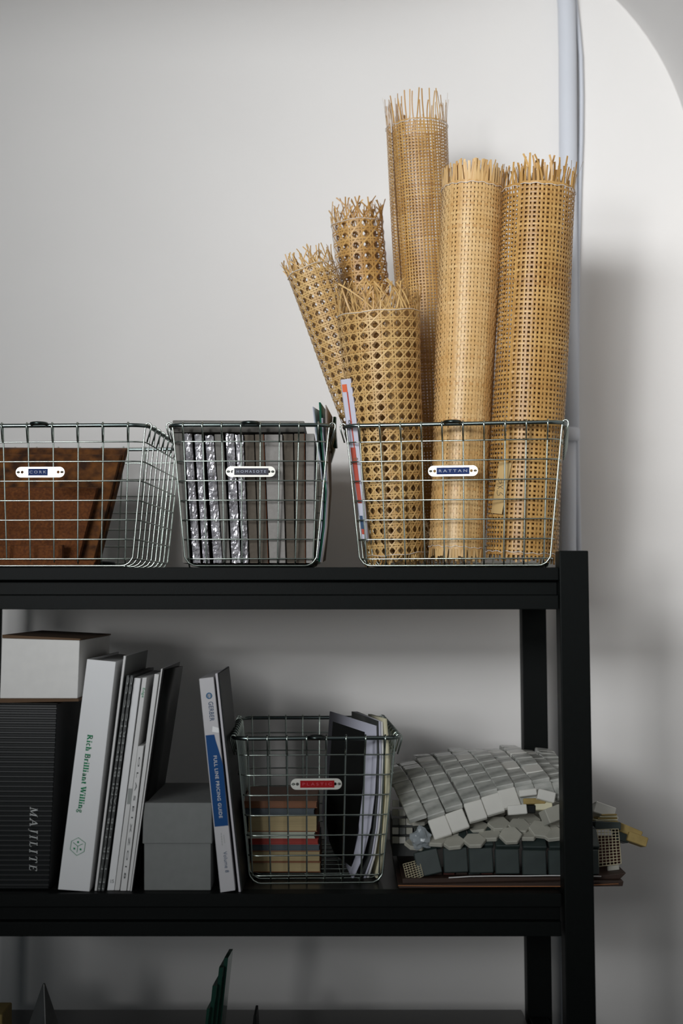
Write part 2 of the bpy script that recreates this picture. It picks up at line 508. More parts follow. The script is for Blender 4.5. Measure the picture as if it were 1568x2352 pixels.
def label_plate(parent, x, y, z, text, tape, emb, tx0=-0.0225, tx1=0.0225):
    hx, hz, t = 0.0342, 0.0073, 0.0006
    cu = bpy.data.curves.new('plate', 'CURVE')
    cu.dimensions = '2D'
    cu.fill_mode = 'BOTH'
    cu.extrude = t
    def loop(pts):
        sp = cu.splines.new('POLY')
        sp.points.add(len(pts) - 1)
        for q, p in zip(sp.points, pts):
            q.co = (p[0], p[1], 0, 1)
        sp.use_cyclic_u = True
    outer = []
    for cx, a0 in ((hx - hz, -90), (-hx + hz, 90)):
        for i in range(13):
            a = math.radians(a0 + 180 * i / 12)
            outer.append((cx + hz * math.cos(a), hz * math.sin(a)))
    loop(outer)
    for cx, rx, rz in ((hx - 0.0036, 0.0024, 0.0017), (-hx + 0.0036, 0.0024, 0.0017), (0.0252, 0.0021, 0.0021), (-0.0252, 0.0021, 0.0021)):
        loop([(cx + rx * math.cos(2 * math.pi * i / 14), rz * math.sin(2 * math.pi * i / 14)) for i in range(14)])
    o = bpy.data.objects.new('plate', cu)
    col.objects.link(o)
    dg = bpy.context.evaluated_depsgraph_get()
    me = bpy.data.meshes.new_from_object(o.evaluated_get(dg))
    vv = [(q.co.x + x, y + q.co.z, z + q.co.y) for q in me.vertices]
    ff = [tuple(p.vertices) for p in me.polygons]
    bpy.data.objects.remove(o); bpy.data.curves.remove(cu); bpy.data.meshes.remove(me)
    pl = MB().add(vv, ff).build('label_plate', PLATE, parent, shift=False)
    mb = MB(); mb.box(x + tx0, x + tx1, y - 0.0014, y - 0.0006, z - 0.0047, z + 0.0047)
    mb.build('label_tape', tape, pl, shift=False)
    n = len(text)
    w = (tx1 - tx0) * 0.86
    letter(font_mesh(text, 0.0, 1.5), (x + tx0 + (tx1 - tx0 - w) / 2, y - 0.0014, z - 0.0017), (x + tx1 - (tx1 - tx0 - w) / 2, y - 0.0014, z - 0.0017), 0.0036, emb, None, 'label_lettering', 0.0002).parent = pl
    for sx in (-1, 1):
        mb = MB()
        cx = x + sx * (hx - 0.0036)
        mb.tube([(cx - 0.0018, y + 0.002, z), (cx - 0.0018, y - 0.0014, z), (cx + 0.0018, y - 0.0014, z), (cx + 0.0018, y + 0.002, z)], 0.0007, 6)
        mb.build('wire_tie', ZINC, pl, True, shift=False)
    return pl

def basket(label, loc, rotz, W, D, H, nf, ns, text, tape, emb, group, tape_x=(-0.0225, 0.0225), plate_z=0.665, nh=7):
    root = thing('wire_basket', label, 'basket', loc, group, rotz)
    tp, rim_r, wr = 0.019, 0.0029, 0.00116
    def hw(z): return W / 2 - 0.006 - tp * (1 - z / H)
    def hd(z): return D / 2 - 0.006 - tp * (1 - z / H)
    mb = MB(); mb.tube(rrect(W / 2 - rim_r, D / 2 - rim_r, 0.022, H - rim_r, 6), rim_r, 10, True)
    mb.build('rim', RIMZ, root, True, shift=False)
    mb = MB()
    mb.tube([(0.0105 * math.cos(2 * math.pi * i / 24), -D / 2 - 0.0015 + 0.0105 * math.sin(2 * math.pi * i / 24), H - 0.0012) for i in range(24)], 0.0026, 8, True)
    mb.build('eye_loop', DARKZ, root, True, shift=False)
    for i in range(nh):
        z = H * (0.066 + 0.1345 * i)
        mb = MB(); mb.tube(rrect(hw(z) + wr, hd(z) + wr, 0.017, z, 4), wr * 0.92, 7, True)
        mb.build('hoop_wire', ZINC, root, True, shift=False)
    def upright(pos, along_x):
        """one wire: tail, over the rim, down the wall, across the bottom, up the other wall"""
        h = hd if along_x else hw
        full = (D if along_x else W) / 2
        half = []
        rc = full - rim_r                       # rim centre
        R_ = rim_r + wr
        half.append((h(H - 0.026) + 0.0036, H - 0.0255))
        half.append((rc + R_ * 1.0, H - rim_r - 0.002))
        for a in (20, 60, 100, 140, 170):
            half.append((rc + R_ * math.cos(math.radians(a)), H - rim_r + R_ * math.sin(math.radians(a))))
        half.append((h(H - 0.012) - wr, H - 0.013))
        zb = wr if along_x else 3.2 * wr
        rb = 0.016
        for k in range(5):
            z = H - 0.02 - (H - 0.02 - rb) * (k + 1) / 5
            half.append((h(z) - wr, z))
        for a in (25, 50, 75, 90):
            half.append((h(rb) - wr - rb + rb * math.cos(math.radians(a)), zb + rb - rb * math.sin(math.radians(a))))
        line = half + [(-q[0], q[1]) for q in reversed(half)]
        def taper(q):                            # wires fan in slightly towards the bottom
            k = 1 - 0.5 * (tp / (W / 2 if along_x else D / 2)) * (1 - min(1, q[1] / H))
            return pos * k
        if along_x:
            pts = [(taper(q), -q[0], q[1]) for q in line]
        else:
            pts = [(q[0], taper(q), q[1]) for q in line]
        mb = MB(); mb.tube(pts, wr, 7)
        mb.build('upright_wire', ZINC, root, True, shift=False)
    for i in range(nf):
        upright(-W / 2 + W * (i + 1) / (nf + 1) * 1.0 if False else (i - (nf - 1) / 2) * W * 0.905 / (nf - 1) * (nf - 1) / nf * 1.02, True)
    for i in range(ns):
        upright((i - (ns - 1) / 2) * D * 0.93 / (ns - 1), False)
    zp = H * plate_z
    label_plate(root, 0, -hd(zp) - 0.0036, zp, text, tape, emb, *tape_x)
    return root

GB = 'wire locker baskets on the shelves'
# cork basket
e = at(356, 974, 1.962)
zt0 = ZT + 0.0004
H = 0.2005
WB = 0.306
b1 = basket('wide wire basket labelled CORK holding cork tiles on the top shelf', (-0.262 - WB / 2 + 0.004, 1.958 + 0.165, zt0), math.radians(-2.5), WB, 0.33, H, 8, 9, 'CORK', TAPE_B, EMBOSS, GB, (-0.0165, 0.0105))
# homasote basket
xl, xr_ = at(380, 970, 1.95).x, at(766, 970, 1.95).x
b2 = basket('narrow wire basket labelled HOMASOTE packed with upright grey boards', ((xl + xr_) / 2, 1.95 + 0.165, zt0), math.radians(0.4), xr_ - xl, 0.33, H, 8, 9, 'HOMASOTE', TAPE_K, EMBOSS, GB, (-0.0225, 0.0245))
# rattan basket, turned towards the camera
A = Vector((at(780, 972, 1.962).x, 1.962)); B = Vector((at(1303, 957, 1.915).x, 1.915))
ang = math.atan2(B.y - A.y, B.x - A.x)
WR = (B - A).length
mid = (A + B) / 2 + Vector((-math.sin(ang), math.cos(ang))) * 0.165
b3 = basket('wide wire basket labelled RATTAN holding the rolls of woven cane', (mid.x, mid.y, zt0), ang, WR, 0.33, H, 10, 9, 'RATTAN', TAPE_B, EMBOSS, GB, (-0.0225, 0.0225))
b3_inv = (Matrix.Translation((mid.x, mid.y, zt0)) @ Matrix.Rotation(ang, 4, 'Z'))
# plastic basket on the middle shelf
xl, xr_ = at(517, 1697, 1.905).x, at(911, 1697, 1.905).x
b4 = basket('narrow wire basket labelled PLASTIC with old books and magazines on the middle shelf', ((xl + xr_) / 2, 1.91 + 0.165, ZM + 0.0004), math.radians(2.5), xr_ - xl, 0.33, H, 8, 10, 'PLASTIC', TAPE_R, EMBOSS_R, GB, (-0.0215, 0.024), 0.68)

# ------------------------------------------------------------------ rolls of cane webbing
def cane_roll(label, bot, top, rb, rt, kind, pitch, turns, gap, material, start_deg=180, spin=-1,
              fringe=(0.012, 0.03), stitch=True, tone_amp=0.5, row=None, vw=0.5, hw_=0.5, bottom_fringe=0.012, bend=0.0, mess=1.0, group='rolls of cane webbing in the rattan basket'):
    bot, top = np.array(bot), np.array(top)
    bot = bot + (top - bot) / np.linalg.norm(top - bot) * (bottom_fringe + 0.001)
    root = thing('cane_roll', label, 'cane roll', tuple(bot), group)
    a = top - bot
    L = np.linalg.norm(a)
    a = a / L
    e1 = np.array([1.0, 0, 0]); e1 -= a * e1.dot(a); e1 /= np.linalg.norm(e1)
    e2 = np.cross(e1, a)
    if e2[1] > 0: e2 = -e2
    rm = (rb + rt) / 2
    n = int(round(2 * math.pi * rm / pitch))
    dth = 2 * math.pi / n
    N = int(n * turns)
    row = row or pitch
    M = int(L / row)
    row = L / M
    th0 = math.radians(start_deg)
    ph = rng.uniform(0, 6)
    def P(u, t, dr):
        """u in columns, t in metres along the axis; arrays"""
        u = np.asarray(u, float); t = np.asarray(t, float)
        u, t = np.broadcast_arrays(u, t)
        th = th0 + spin * u * dth
        k = np.clip(t / L, -0.1, 1.15)
        wob = 0.0009 * np.sin(2 * th + ph) + 0.0008 * np.sin(3 * th + 9 * k + ph)
        q_ = u / n
        r = rb + (rt - rb) * k - gap * (np.clip((q_ - 0.85) / 0.3, 0, 1) + np.maximum(0, q_ - 1.15)) + wob + dr
        bd = bend * 4 * k * (1 - k)
        p = bot[None, :] + a[None, :] * t[:, None] + e1[None, :] * (bd + r * np.cos(th))[:, None] + e2[None, :] * (r * np.sin(th))[:, None]
        nn = e1[None, :] * np.cos(th)[:, None] + e2[None, :] * np.sin(th)[:, None]
        return p, nn
    def strand(mb, u, t, dr, w, crown, tone):
        p, nn = P(u, t, dr)
        d = np.gradient(p, axis=0)
        d /= np.linalg.norm(d, axis=1)[:, None] + 1e-12
        W = np.cross(d, nn)
        W /= np.linalg.norm(W, axis=1)[:, None] + 1e-12
        mb.ribbon(p, W, nn, w, crown, tone)
    web, fr = MB(), MB()
    tone = lambda: float(np.clip(rng.beta(1.2, 2.2) * tone_amp * 2, 0, 1))
    pc = 2 * math.pi * rm / n
    def tuft(u, side, slope=0.0, w=None, lng=None):
        ln = lng or rng.uniform(*fringe)
        if side < 0: ln = bottom_fringe * rng.uniform(0.5, 1.0)
        t0 = L if side > 0 else 0.0
        k = np.linspace(0, 1, 6)
        drift = rng.normal(0, 0.17) * mess * ln / pc
        curl = rng.normal(0, 0.2) * mess * ln / pc
        out = rng.normal(0.05, 0.11) * mess * ln
        uu = u + slope * k * ln / pc + drift * k + curl * k * k
        dr = out * k * k
        p, nn = P(uu, t0 + side * k * ln, dr)
        d = np.gradient(p, axis=0); d /= np.linalg.norm(d, axis=1)[:, None] + 1e-12
        W = np.cross(d, nn); W /= np.linalg.norm(W, axis=1)[:, None] + 1e-12
        tw = rng.normal(0, 0.5) * mess
        W = W * math.cos(tw) + nn * math.sin(tw)
        fr.ribbon(p, W, nn, w * rng.uniform(0.8, 1.1), 0.0002, tone())
    if kind == 'octagon':
        wv, wd = 0.135 * pitch, 0.15 * pitch
        tt = np.linspace(0, L, 24)
        for i in range(N + 1):
            for s in (-0.115, 0.115):
                x = i + s
                if 0 <= x <= N:
                    strand(web, np.full(24, x), tt, -0.0002, wv, 0.0003, tone())
                    tuft(x, 1, 0, wv)
                    if i < n + 2: tuft(x, -1, 0, wv)
        uu = np.linspace(0, N, N * 2 + 1)
        for j in range(M + 1):
            for s in (-0.115, 0.115):
                t = j * row + s * pitch
                if 0 <= t <= L:
                    strand(web, uu, np.full(len(uu), t), 0.0002, wv, 0.0003, tone())
        for sgn, dr in ((1, 0.0006), (-1, -0.0006)):
            for k in range(-M - 1, N + M + 2):
                # line u - sgn*j = k + .5
                j0, j1 = 0.0, float(M)
                js = np.arange(0, M + 0.01, 0.5)
                us = k + 0.5 + sgn * js
                ok = (us >= 0) & (us <= N)
                if ok.sum() > 1:
                    strand(web, us[ok], js[ok] * row, dr + 0.0003 * np.cos(2 * math.pi * js[ok]), wd, 0.0003, tone())
                    if ok[-1] and us[-1] < N: tuft(us[-1], 1, sgn * rng.uniform(0.4, 0.9), wd)
                    if ok[0] and us[0] < n + 2: tuft(us[0], -1, -sgn * rng.uniform(0.3, 0.8), wd)
    else:
        wv, wh = vw * pc, hw_ * row
        js = np.arange(0, M + 1)
        amp = 0.00045 if kind == 'square' else 0.0008
        for i in range(N + 1):
            per = 1 if kind == 'square' else 1
            sg = np.where((js + i * per) % 2 == 0, 1.0, -1.0)
            strand(web, np.full(M + 1, i + rng.normal(0, 0.05)), js * row, amp * sg, wv * rng.uniform(0.88, 1.08), 0.0002, tone())
            tuft(i, 1, 0, wv * 0.95)
            if kind == 'dense' and rng.random() < 0.6: tuft(i + 0.5, 1, 0, wv * 0.8)
            if i < n + 2: tuft(i, -1, 0, wv)
        ii = np.arange(0, N + 1)
        for j in range(M + 1):
            sg = np.where((ii + j) % 2 == 0, -1.0, 1.0)
            strand(web, ii, np.full(N + 1, j * row + rng.normal(0, 0.03) * row), amp * sg, wh * rng.uniform(0.88, 1.08), 0.0002, tone())
    web.build('woven_webbing', material, root, True, kind='stuff', tone=True)
    fr.build('frayed_ends', material, root, True, kind='stuff', tone=True)
    if stitch:
        for t0 in (L - 0.002, 0.002):
            uu = np.linspace(0, n * 1.0, n * 3)
            p, _ = P(uu, t0 + 0.0008 * np.sin(uu * 2.1) + 0.0006 * np.sin(uu * 0.7), 0.0014 + 0.0004 * np.cos(uu * math.pi * 2))
            MB().tube(p.tolist(), 0.00042, 5).build('stitching', THREAD, root, True)
    return root, P, n, L

ZF = ZT + 0.0075      # floor of the rattan basket
def foot(px, Y, dz=0.0):
    d = ray(px, 1290)
    return np.array([d.x * Y / d.y, Y, ZF + dz])
def head(px, py, Y):
    return np.array(at(px, py, Y))
pxr = lambda px, Y: px * Y / F

cane_roll('short thick octagon-holed cane roll standing beside the orange and white booklet', foot(911, 2.028), head(869, 722, 2.008), pxr(66, 2.02), pxr(97, 2.0),
          'octagon', 0.0140, 2.2, 0.012, RATTAN, 205, -1, (0.020, 0.044))
cane_roll('tightly woven pale cane roll between two open square-mesh rolls', foot(1047, 2.016), head(1086, 437, 2.02), pxr(63, 2.02), pxr(74, 2.02),
          'dense', 0.0047, 1.7, 0.004, RATTAN_L, 215, -1, (0.022, 0.034), mess=0.3, tone_amp=0.5, row=0.0064, vw=0.86, hw_=0.60, bottom_fringe=0.02)
rE, PE, nE, LE = cane_roll('golden square-mesh cane roll with a strip of masking tape, beside the wall pipe', foot(1197, 2.0), head(1238, 440, 1.99), pxr(81, 2.0), pxr(82, 2.0),
          'square', 0.0061, 2.1, 0.013, RATTAN_D, 128, -1, (0.022, 0.044), mess=0.6, row=0.0064, vw=0.54, hw_=0.52, bottom_fringe=0.012)
cane_roll('tallest square-mesh cane roll standing at the back of the basket', foot(1010, 2.195), head(956, 292, 2.17), pxr(66, 2.19), pxr(72, 2.17),
          'square', 0.0052, 1.25, 0.012, RATTAN_D, 150, 1, (0.024, 0.048), mess=0.45, row=0.0048, vw=0.40, hw_=0.44)
cane_roll('upright cane roll with large octagon holes behind the short thick roll', foot(893, 2.2), head(821, 512, 2.18), pxr(54, 2.2), pxr(58, 2.18),
          'octagon', 0.0168, 1.7, 0.010, RATTAN_D, 190, -1, (0.014, 0.036))
cane_roll('thin cane roll with small holes leaning far out over the basket side', foot(962, 2.112), head(712, 618, 2.10), pxr(51, 2.11), pxr(57, 2.1),
          'octagon', 0.0128, 1.5, 0.009, RATTAN, 60, 1, (0.012, 0.03))

# tape with handwriting on the golden roll
def on_roll(px, py, dr):
    """point on the golden roll's surface seen at a photo pixel"""
    d = ray(px, py); best = None
    bot, top = np.array(foot(1197, 2.0)), head(1238, 440, 1.99)
    ax = (top - bot) / np.linalg.norm(top - bot)
    o = np.array(CAM); dv = np.array(d)
    r = pxr(81.5, 2.0) + dr
    dp = dv - ax * dv.dot(ax); op = (o - bot) - ax * (o - bot).dot(ax)
    A_, B_, C_ = dp.dot(dp), 2 * dp.dot(op), op.dot(op) - r * r
    t = (-B_ - math.sqrt(max(0, B_ * B_ - 4 * A_ * C_))) / (2 * A_)
    return o + dv * t
tp = thing('masking_tape', 'strip of masking tape with handwriting stuck on the golden cane roll', 'tape', tuple(on_roll(1147, 1120, 0.0018)))
mb = MB()
g = []
for j in range(9):
    k = j / 8
    xl_, xr2 = 1146 - 19 * k, 1175 - 23 * k
    g.append([on_roll(xl_ + (xr2 - xl_) * i / 6, 1060 + 118 * k + 3 * (i / 6), 0.0020) for i in range(7)])
vv = [p for r_ in g for p in r_]
mb.add(vv, [(j * 7 + i, j * 7 + i + 1, (j + 1) * 7 + i + 1, (j + 1) * 7 + i) for j in range(8) for i in range(6)])
mb.build('tape', TAPEM, tp, True)
mb = MB()
for st in ([(1144, 1097), (1145, 1106), (1149, 1111), (1151, 1108), (1151, 1101), (1155, 1101)], [(1143, 1122), (1148, 1118), (1155, 1114)], [(1141, 1116), (1148, 1118), (1155, 1123)],
           [(1142, 1126), (1141, 1132), (1143, 1138), (1147, 1137), (1148, 1131), (1152, 1133), (1155, 1137)]):
    mb.tube([on_roll(x, y, 0.0023) for x, y in st], 0.00035, 5)
mb.build('handwriting', INK, tp, True)

# ------------------------------------------------------------------ slabs, books and boxes
def quad_slab(name, px, Y, depth, m, parent=None, skew=0.0, bevel=0.0006, rise=0.0):
    """front face from four photo pixels (bl br tr tl) on the plane y=Y, extruded straight back"""
    c = [at(x, y, Y) for x, y in px]
    mb = MB(); mb.prism(c, (skew, depth, rise))
    return mb.build(name, m, parent, bevel=bevel)

def flat(name, pts, m, parent, lift=0.0003):
    mb = MB()
    mb.add([Vector(p) + Vector((0, -lift, 0)) for p in pts], [tuple(range(len(pts)))])
    return mb.build(name, m, parent)

def ord_(i):
    return ['first', 'second', 'third', 'fourth', 'fifth', 'sixth', 'seventh', 'eighth'][i]

# cork tiles in the left basket
def slab4(name, pts, off, m, label=None, cat=None, group=None, bevel=0.0008):
    mb = MB(); mb.prism(pts, off)
    o = mb.build(name, m, None, bevel=bevel)
    # move the origin onto the thing
    me = o.data
    c = sum((v.co for v in me.vertices), Vector()) / len(me.vertices)
    me.transform(Matrix.Translation(-c)); o.location = c
    if label: tag(o, label, cat, group)
    return o
zb1 = zt0 + 0.0045
def onz(px, Y, z):
    d = ray(px, 1200); return Vector((d.x * Y / d.y, Y, z))
slab4('cork_tile', [onz(-100, 2.05, zb1), onz(223, 2.05, zb1), at(288, 1033, 2.13), at(-60, 1031, 2.13)], (0.003, 0.014, 0.004), CORK2,
      'large marbled cork tile leaning at the back of the CORK basket', 'cork tile', 'cork tiles')
slab4('cork_tile', [onz(-100, 2.036, zb1 + 0.003), onz(213, 2.036, zb1 + 0.003), at(276, 1045, 2.116), at(-60, 1043, 2.116)], (0.002, 0.0075, 0.001), CORK2,
      'marbled cork tile lying against the largest tile in the CORK basket', 'cork tile', 'cork tiles')
slab4('cork_tile', [onz(-100, 2.018, zb1 + 0.004), onz(178, 2.018, zb1 + 0.004), at(222, 1121, 2.072), at(-60, 1120, 2.072)], (0.002, 0.010, 0.002), CORK,
      'smaller plain brown cork tile leaning in front of the marbled ones', 'cork tile', 'cork tiles')
slab4('cork_tile', [onz(-110, 1.996, zb1), onz(143, 1.996, zb1), at(143, 1252, 1.998), at(-110, 1254, 1.998)], (0, 0.016, 0.001), CORK,
      'low plain cork strip at the foot of the smaller cork tile', 'cork tile', 'cork tiles')
slab4('cork_tile', [onz(-110, 1.984, zb1), onz(215, 1.984, zb1), at(222, 1284, 1.984), at(-110, 1284, 1.984)], (0, 0.011, 0), CORK,
      'flat cork strip lying on the bottom of the CORK basket', 'cork tile', 'cork tiles')
mb = MB()
mb.add([], [])
cc = onz(238, 2.1, zb1)
mb.tube([cc + Vector((0.014 * math.cos(t), 0.014 * math.sin(t), 0.004)) for t in np.linspace(0, 6.283, 20)[:-1]], 0.0045, 10, True)
tag(mb.build('rubber_ring', BLK, None, True), 'small dark ring on the bottom of the CORK basket', 'ring')

# boards in the Homasote basket
yb2 = 1.979
specs = [('g', 398, 418, 420, 437), ('f', 423, 440, 444, 461), ('f', 446, 463, 467, 482), ('f', 471, 490, 491, 511), ('g', 492, 512, 513, 529),
         ('f', 518, 537, 533, 553), ('f', 540, 558, 558, 571), ('d', 560, 583, 573, 593), ('d', 585, 605, 595, 616), ('l', 607, 648, 619, 656),
         ('d', 649, 673, 658, 677), ('d', 675, 699, 680, 701), ('l', 702, 722, 703, 720)]
words = {'g': 'grey fibreboard panel', 'd': 'brownish fibreboard panel', 'l': 'pale grey fibreboard panel', 'f': 'board wrapped in crinkled silver film'}
cnt = {}
for i, (kd, a0, a1, b0, b1_) in enumerate(specs):
    cnt[kd] = cnt.get(kd, 0) + 1
    Y = yb2 + (0.004 if kd == 'd' else 0) + random.uniform(0, 0.004)
    topy = random.uniform(994, 999) if kd != 'f' else 996 + random.uniform(0, 5)
    bl, br = onz(b0, Y, zt0 + 0.0075), onz(b1_, Y, zt0 + 0.0075)
    tr, tl = at(a1, topy, Y), at(a0, topy, Y)
    root = thing('board_sample', f'{words[kd]} standing in the HOMASOTE basket, {ord_(cnt[kd]-1)} from the CORK side', 'board', tuple((bl + br) / 2), 'upright boards in the HOMASOTE basket')
    dep = 0.2
    if kd == 'f':
        nx, nz = 5, 44
        mb = MB(); vv = []
        for j in range(nz + 1):
            for q in range(nx + 1):
                p = bl.lerp(br, q / nx).lerp(tl.lerp(tr, q / nx), j / nz)
                edge = math.sin(math.pi * q / nx)
                p = p + Vector((0, -0.0022 * edge + random.uniform(-1, 1) * 0.0011, random.uniform(-1, 1) * 0.0008))
                vv.append(p)
        mb.add(vv, [(j * (nx + 1) + q, j * (nx + 1) + q + 1, (j + 1) * (nx + 1) + q + 1, (j + 1) * (nx + 1) + q) for j in range(nz) for q in range(nx)])
        mb.build('film_wrap', FOIL, root)
        mb = MB(); off = Vector((0, 0.0025, 0))
        mb.prism([bl + off, br + off, tr + off, tl + off], (0, dep, 0)); mb.build('board', FIBRE_D, root)
    else:
        mb = MB(); mb.prism([bl, br, tr, tl], (0, dep, 0))
        mb.build('board', {'g': FIBRE, 'd': FIBRE_D, 'l': FIBRE_L}[kd], root, bevel=0.001)
        if i in (8, 11):
            mb = MB(); e_ = Vector((0.0012, -0.001, 0)); mb.prism([br - e_ * 1.5, br + e_ * .2, tr + e_ * .2, tr - e_ * 1.5], (0, 0.01, 0)); mb.build('felt_edge', RUST, root)
slab4('board_sample', [at(396, 993, 1.984), at(699, 992, 1.984), at(699, 967, 1.984), at(396, 965, 1.984)], (0, 0.2, 0.001), FIBRE, 'grey fibreboard panel lying flat on top of the upright boards', 'board', None, 0.0015)

def sheet(name, front, Yf, back, Yb, thick, m, parent=None, zmin=0.0):
    """curved leaf: polyline of its front edge and of its back edge (pixels), with thickness to the right"""
    n = len(front)
    f = [at(x, y, Yf) for x, y in front]; b = [at(x, y, Yb) for x, y in back]
    for p in f + b:
        p.z = max(p.z, zmin)
    d = Vector((thick, 0, 0))
    v = f + b + [p + d for p in f] + [p + d for p in b]
    F_ = []
    for i in range(n - 1):
        F_ += [(i, i + 1, n + i + 1, n + i), (2 * n + i, 3 * n + i, 3 * n + i + 1, 2 * n + i + 1), (i, 2 * n + i, 2 * n + i + 1, i + 1), (n + i, n + i + 1, 3 * n + i + 1, 3 * n + i)]
    F_ += [(0, n, 3 * n, 2 * n), (n - 1, 3 * n - 1, 4 * n - 1, 2 * n - 1)]
    mb = MB(); mb.add(v, F_)
    return mb.build(name, m, parent, True)
def origin(o):
    me = o.data
    c = sum((v.co for v in me.vertices), Vector()) / len(me.vertices)
    me.transform(Matrix.Translation(-c)); o.location = c
    return o

GL = 'leaflets beside the upright boards'
leaf = [(LILAC, [(717, 934), (724, 1000), (735, 1070), (741, 1130), (737, 1210), (727, 1288)], [(733, 944), (738, 1005), (746, 1072), (750, 1130), (745, 1208), (735, 1284)], 1.985, 2.08, .0012, 'pale lilac leaflet leaning beside the upright boards'),
        (GREENP, [(732, 924), (736, 1000), (742, 1070), (747, 1130), (742, 1210), (731, 1290)], [(745, 942), (747, 1005), (751, 1072), (755, 1130), (749, 1208), (739, 1284)], 1.982, 2.12, .0022, 'dark green booklet standing between the leaflets in the HOMASOTE basket'),
        (LILAC, [(738, 960), (741, 1010), (746, 1070), (750, 1130), (746, 1210), (735, 1291)], [(749, 960), (751, 1010), (755, 1072), (757, 1130), (752, 1208), (743, 1286)], 1.982, 2.1, .0008, 'thin white sheet beside the dark green booklet'),
        (TAUPE, [(747, 930), (748, 1000), (750, 1070), (753, 1130), (749, 1210), (738, 1292)], [(762, 958), (760, 1005), (759, 1072), (760, 1130), (754, 1208), (746, 1287)], 1.982, 2.14, .0010, 'taupe leaflet standing closest to the wire on the rattan basket side')]
for m_, fr_, bk_, ya, yb_, th_, lb in leaf:
    tag(origin(sheet('leaflet', fr_, ya, bk_, yb_, th_, m_, None, zt0 + .008)), lb, 'leaflet', GL)
tag(origin(sheet('leaflet', [(765, 957), (763, 990), (767, 1030)], 2.1, [(768, 958), (768, 990), (771, 1030)], 2.2, .003, GREENP)), 'dark green booklet corner poking past the basket rim', 'leaflet', GL)

# booklet in the rattan basket
bk = thing('booklet', 'white booklet with orange print leaning beside the short cane roll', 'booklet', tuple(at(830, 1240, 1.985)))
fl = [(783, 872), (790, 930), (800, 1000), (811, 1080), (822, 1160), (832, 1241)]
fr_ = [(805, 869), (814, 930), (822, 1000), (830, 1080), (838, 1160), (846, 1243)]
def bl_(k, s, y=None):
    i = k * (len(fl) - 1); j = min(int(i), len(fl) - 2); q = i - j
    a_ = Vector(fl[j]).lerp(Vector(fl[j + 1]), q); b_ = Vector(fr_[j]).lerp(Vector(fr_[j + 1]), q)
    p = a_.lerp(b_, s)
    return at(p.x, p.y, 1.988 - 0.004 * math.sin(k * 3))
def strip(name, k0, k1, s0, s1, m, parent, lift, th=0.0, n=6):
    mb = MB()
    L_ = []
    for i in range(n + 1):
        k = k0 + (k1 - k0) * i / n
        L_.append((bl_(k, s0), bl_(k, s1)))
    v = []
    for a_, b_ in L_:
        v += [a_ + Vector((0, -lift, 0)), b_ + Vector((0, -lift, 0))]
    f = [(2 * i, 2 * i + 2, 2 * i + 3, 2 * i + 1) for i in range(n)]
    if th:
        o_ = len(v)
        for a_, b_ in L_:
            v += [a_ + Vector((-0.001, th, 0)), b_ + Vector((0.0014, th, 0))]
        f += [(o_ + 2 * i + 1, o_ + 2 * i + 3, o_ + 2 * i + 2, o_ + 2 * i) for i in range(n)]
        f += [(2 * i + 1, 2 * i + 3, o_ + 2 * i + 3, o_ + 2 * i + 1) for i in range(n)] + [(2 * i, o_ + 2 * i, o_ + 2 * i + 2, 2 * i + 2) for i in range(n)]
        f += [(0, 1, o_ + 1, o_), (2 * n, o_ + 2 * n, o_ + 2 * n + 1, 2 * n + 1)]
    mb.add(v, f)
    return mb.build(name, m, parent)
strip('cover', 0, 1, 0, 1, LILAC, bk, 0, 0.003, 12)
strip('print', 0.04, 0.10, 0.02, 0.50, ORANGE, bk, .0005, 0, 2)
strip('print', 0.10, 0.50, 0.40, 0.52, VERM, bk, .0005, 0, 6)
strip('print', 0.47, 0.79, 0.03, 0.56, VERM, bk, .0006, 0, 6)
strip('print', 0.86, 0.935, 0.03, 0.46, NAVY, bk, .0005, 0, 2)
strip('print', 0.935, 0.965, 0.05, 0.52, VERM, bk, .0005, 0, 2)
letter(font_mesh('85'), bl_(0.30, .18), bl_(0.36, .18), 0.005, INK, bk, normal=(0, -1, 0))
letter(font_mesh('85'), bl_(0.53, .2), bl_(0.56, .2), 0.006, BROWNC, bk, normal=(0, -1, 0), lift=.0009)

# ------------------------------------------------------------------ middle shelf: boxes and books
zm = ZM + 0.0003
def yfront(px, py):
    return hit_y(px, py, zm)
# ribbed black case with white lettering
Yc = 1.905
cs = thing('ribbed_case', 'dark ribbed sample case lettered MAJILITE standing under the white carton', 'case', (at(60, 2045, Yc).x, Yc + .12, zm))
c_bl, c_br = onz(-75, Yc, zm), onz(123, Yc, zm)
c_tr, c_tl = at(132, 1616, Yc), at(-75, 1614, Yc)
mb = MB(); mb.prism([c_bl, c_br, c_tr, c_tl], (0, 0.26, 0)); mb.build('case_body', mat('case_plastic', rgb(18, 20, 20), 0.35), cs, bevel=0.001)
nr = 38
for i in range(nr):
    k0 = (i + 0.12) / nr; k1 = (i + 0.88) / nr; km = (k0 + k1) / 2
    mb = MB()
    v = []
    for k, d in ((k0, -0.0003), (k0 + .2 / nr, -0.0016), (k1 - .2 / nr, -0.0016), (k1, -0.0003)):
        v += [c_bl.lerp(c_tl, k) + Vector((0, d, 0)), c_br.lerp(c_tr, k) + Vector((-0.001, d, 0))]
    mb.add(v, [(0, 1, 3, 2), (2, 3, 5, 4), (4, 5, 7, 6)])
    mb.build('rib', mat('glossy_case_rib', rgb(19, 21, 21), 0.22, spec=.35), cs)
letter(serif_mesh('MAJILITE', 0.22, 0.2), at(70, 1853, Yc), at(68, 2000, Yc), 0.0105, SILVER, cs, lift=0.0022)
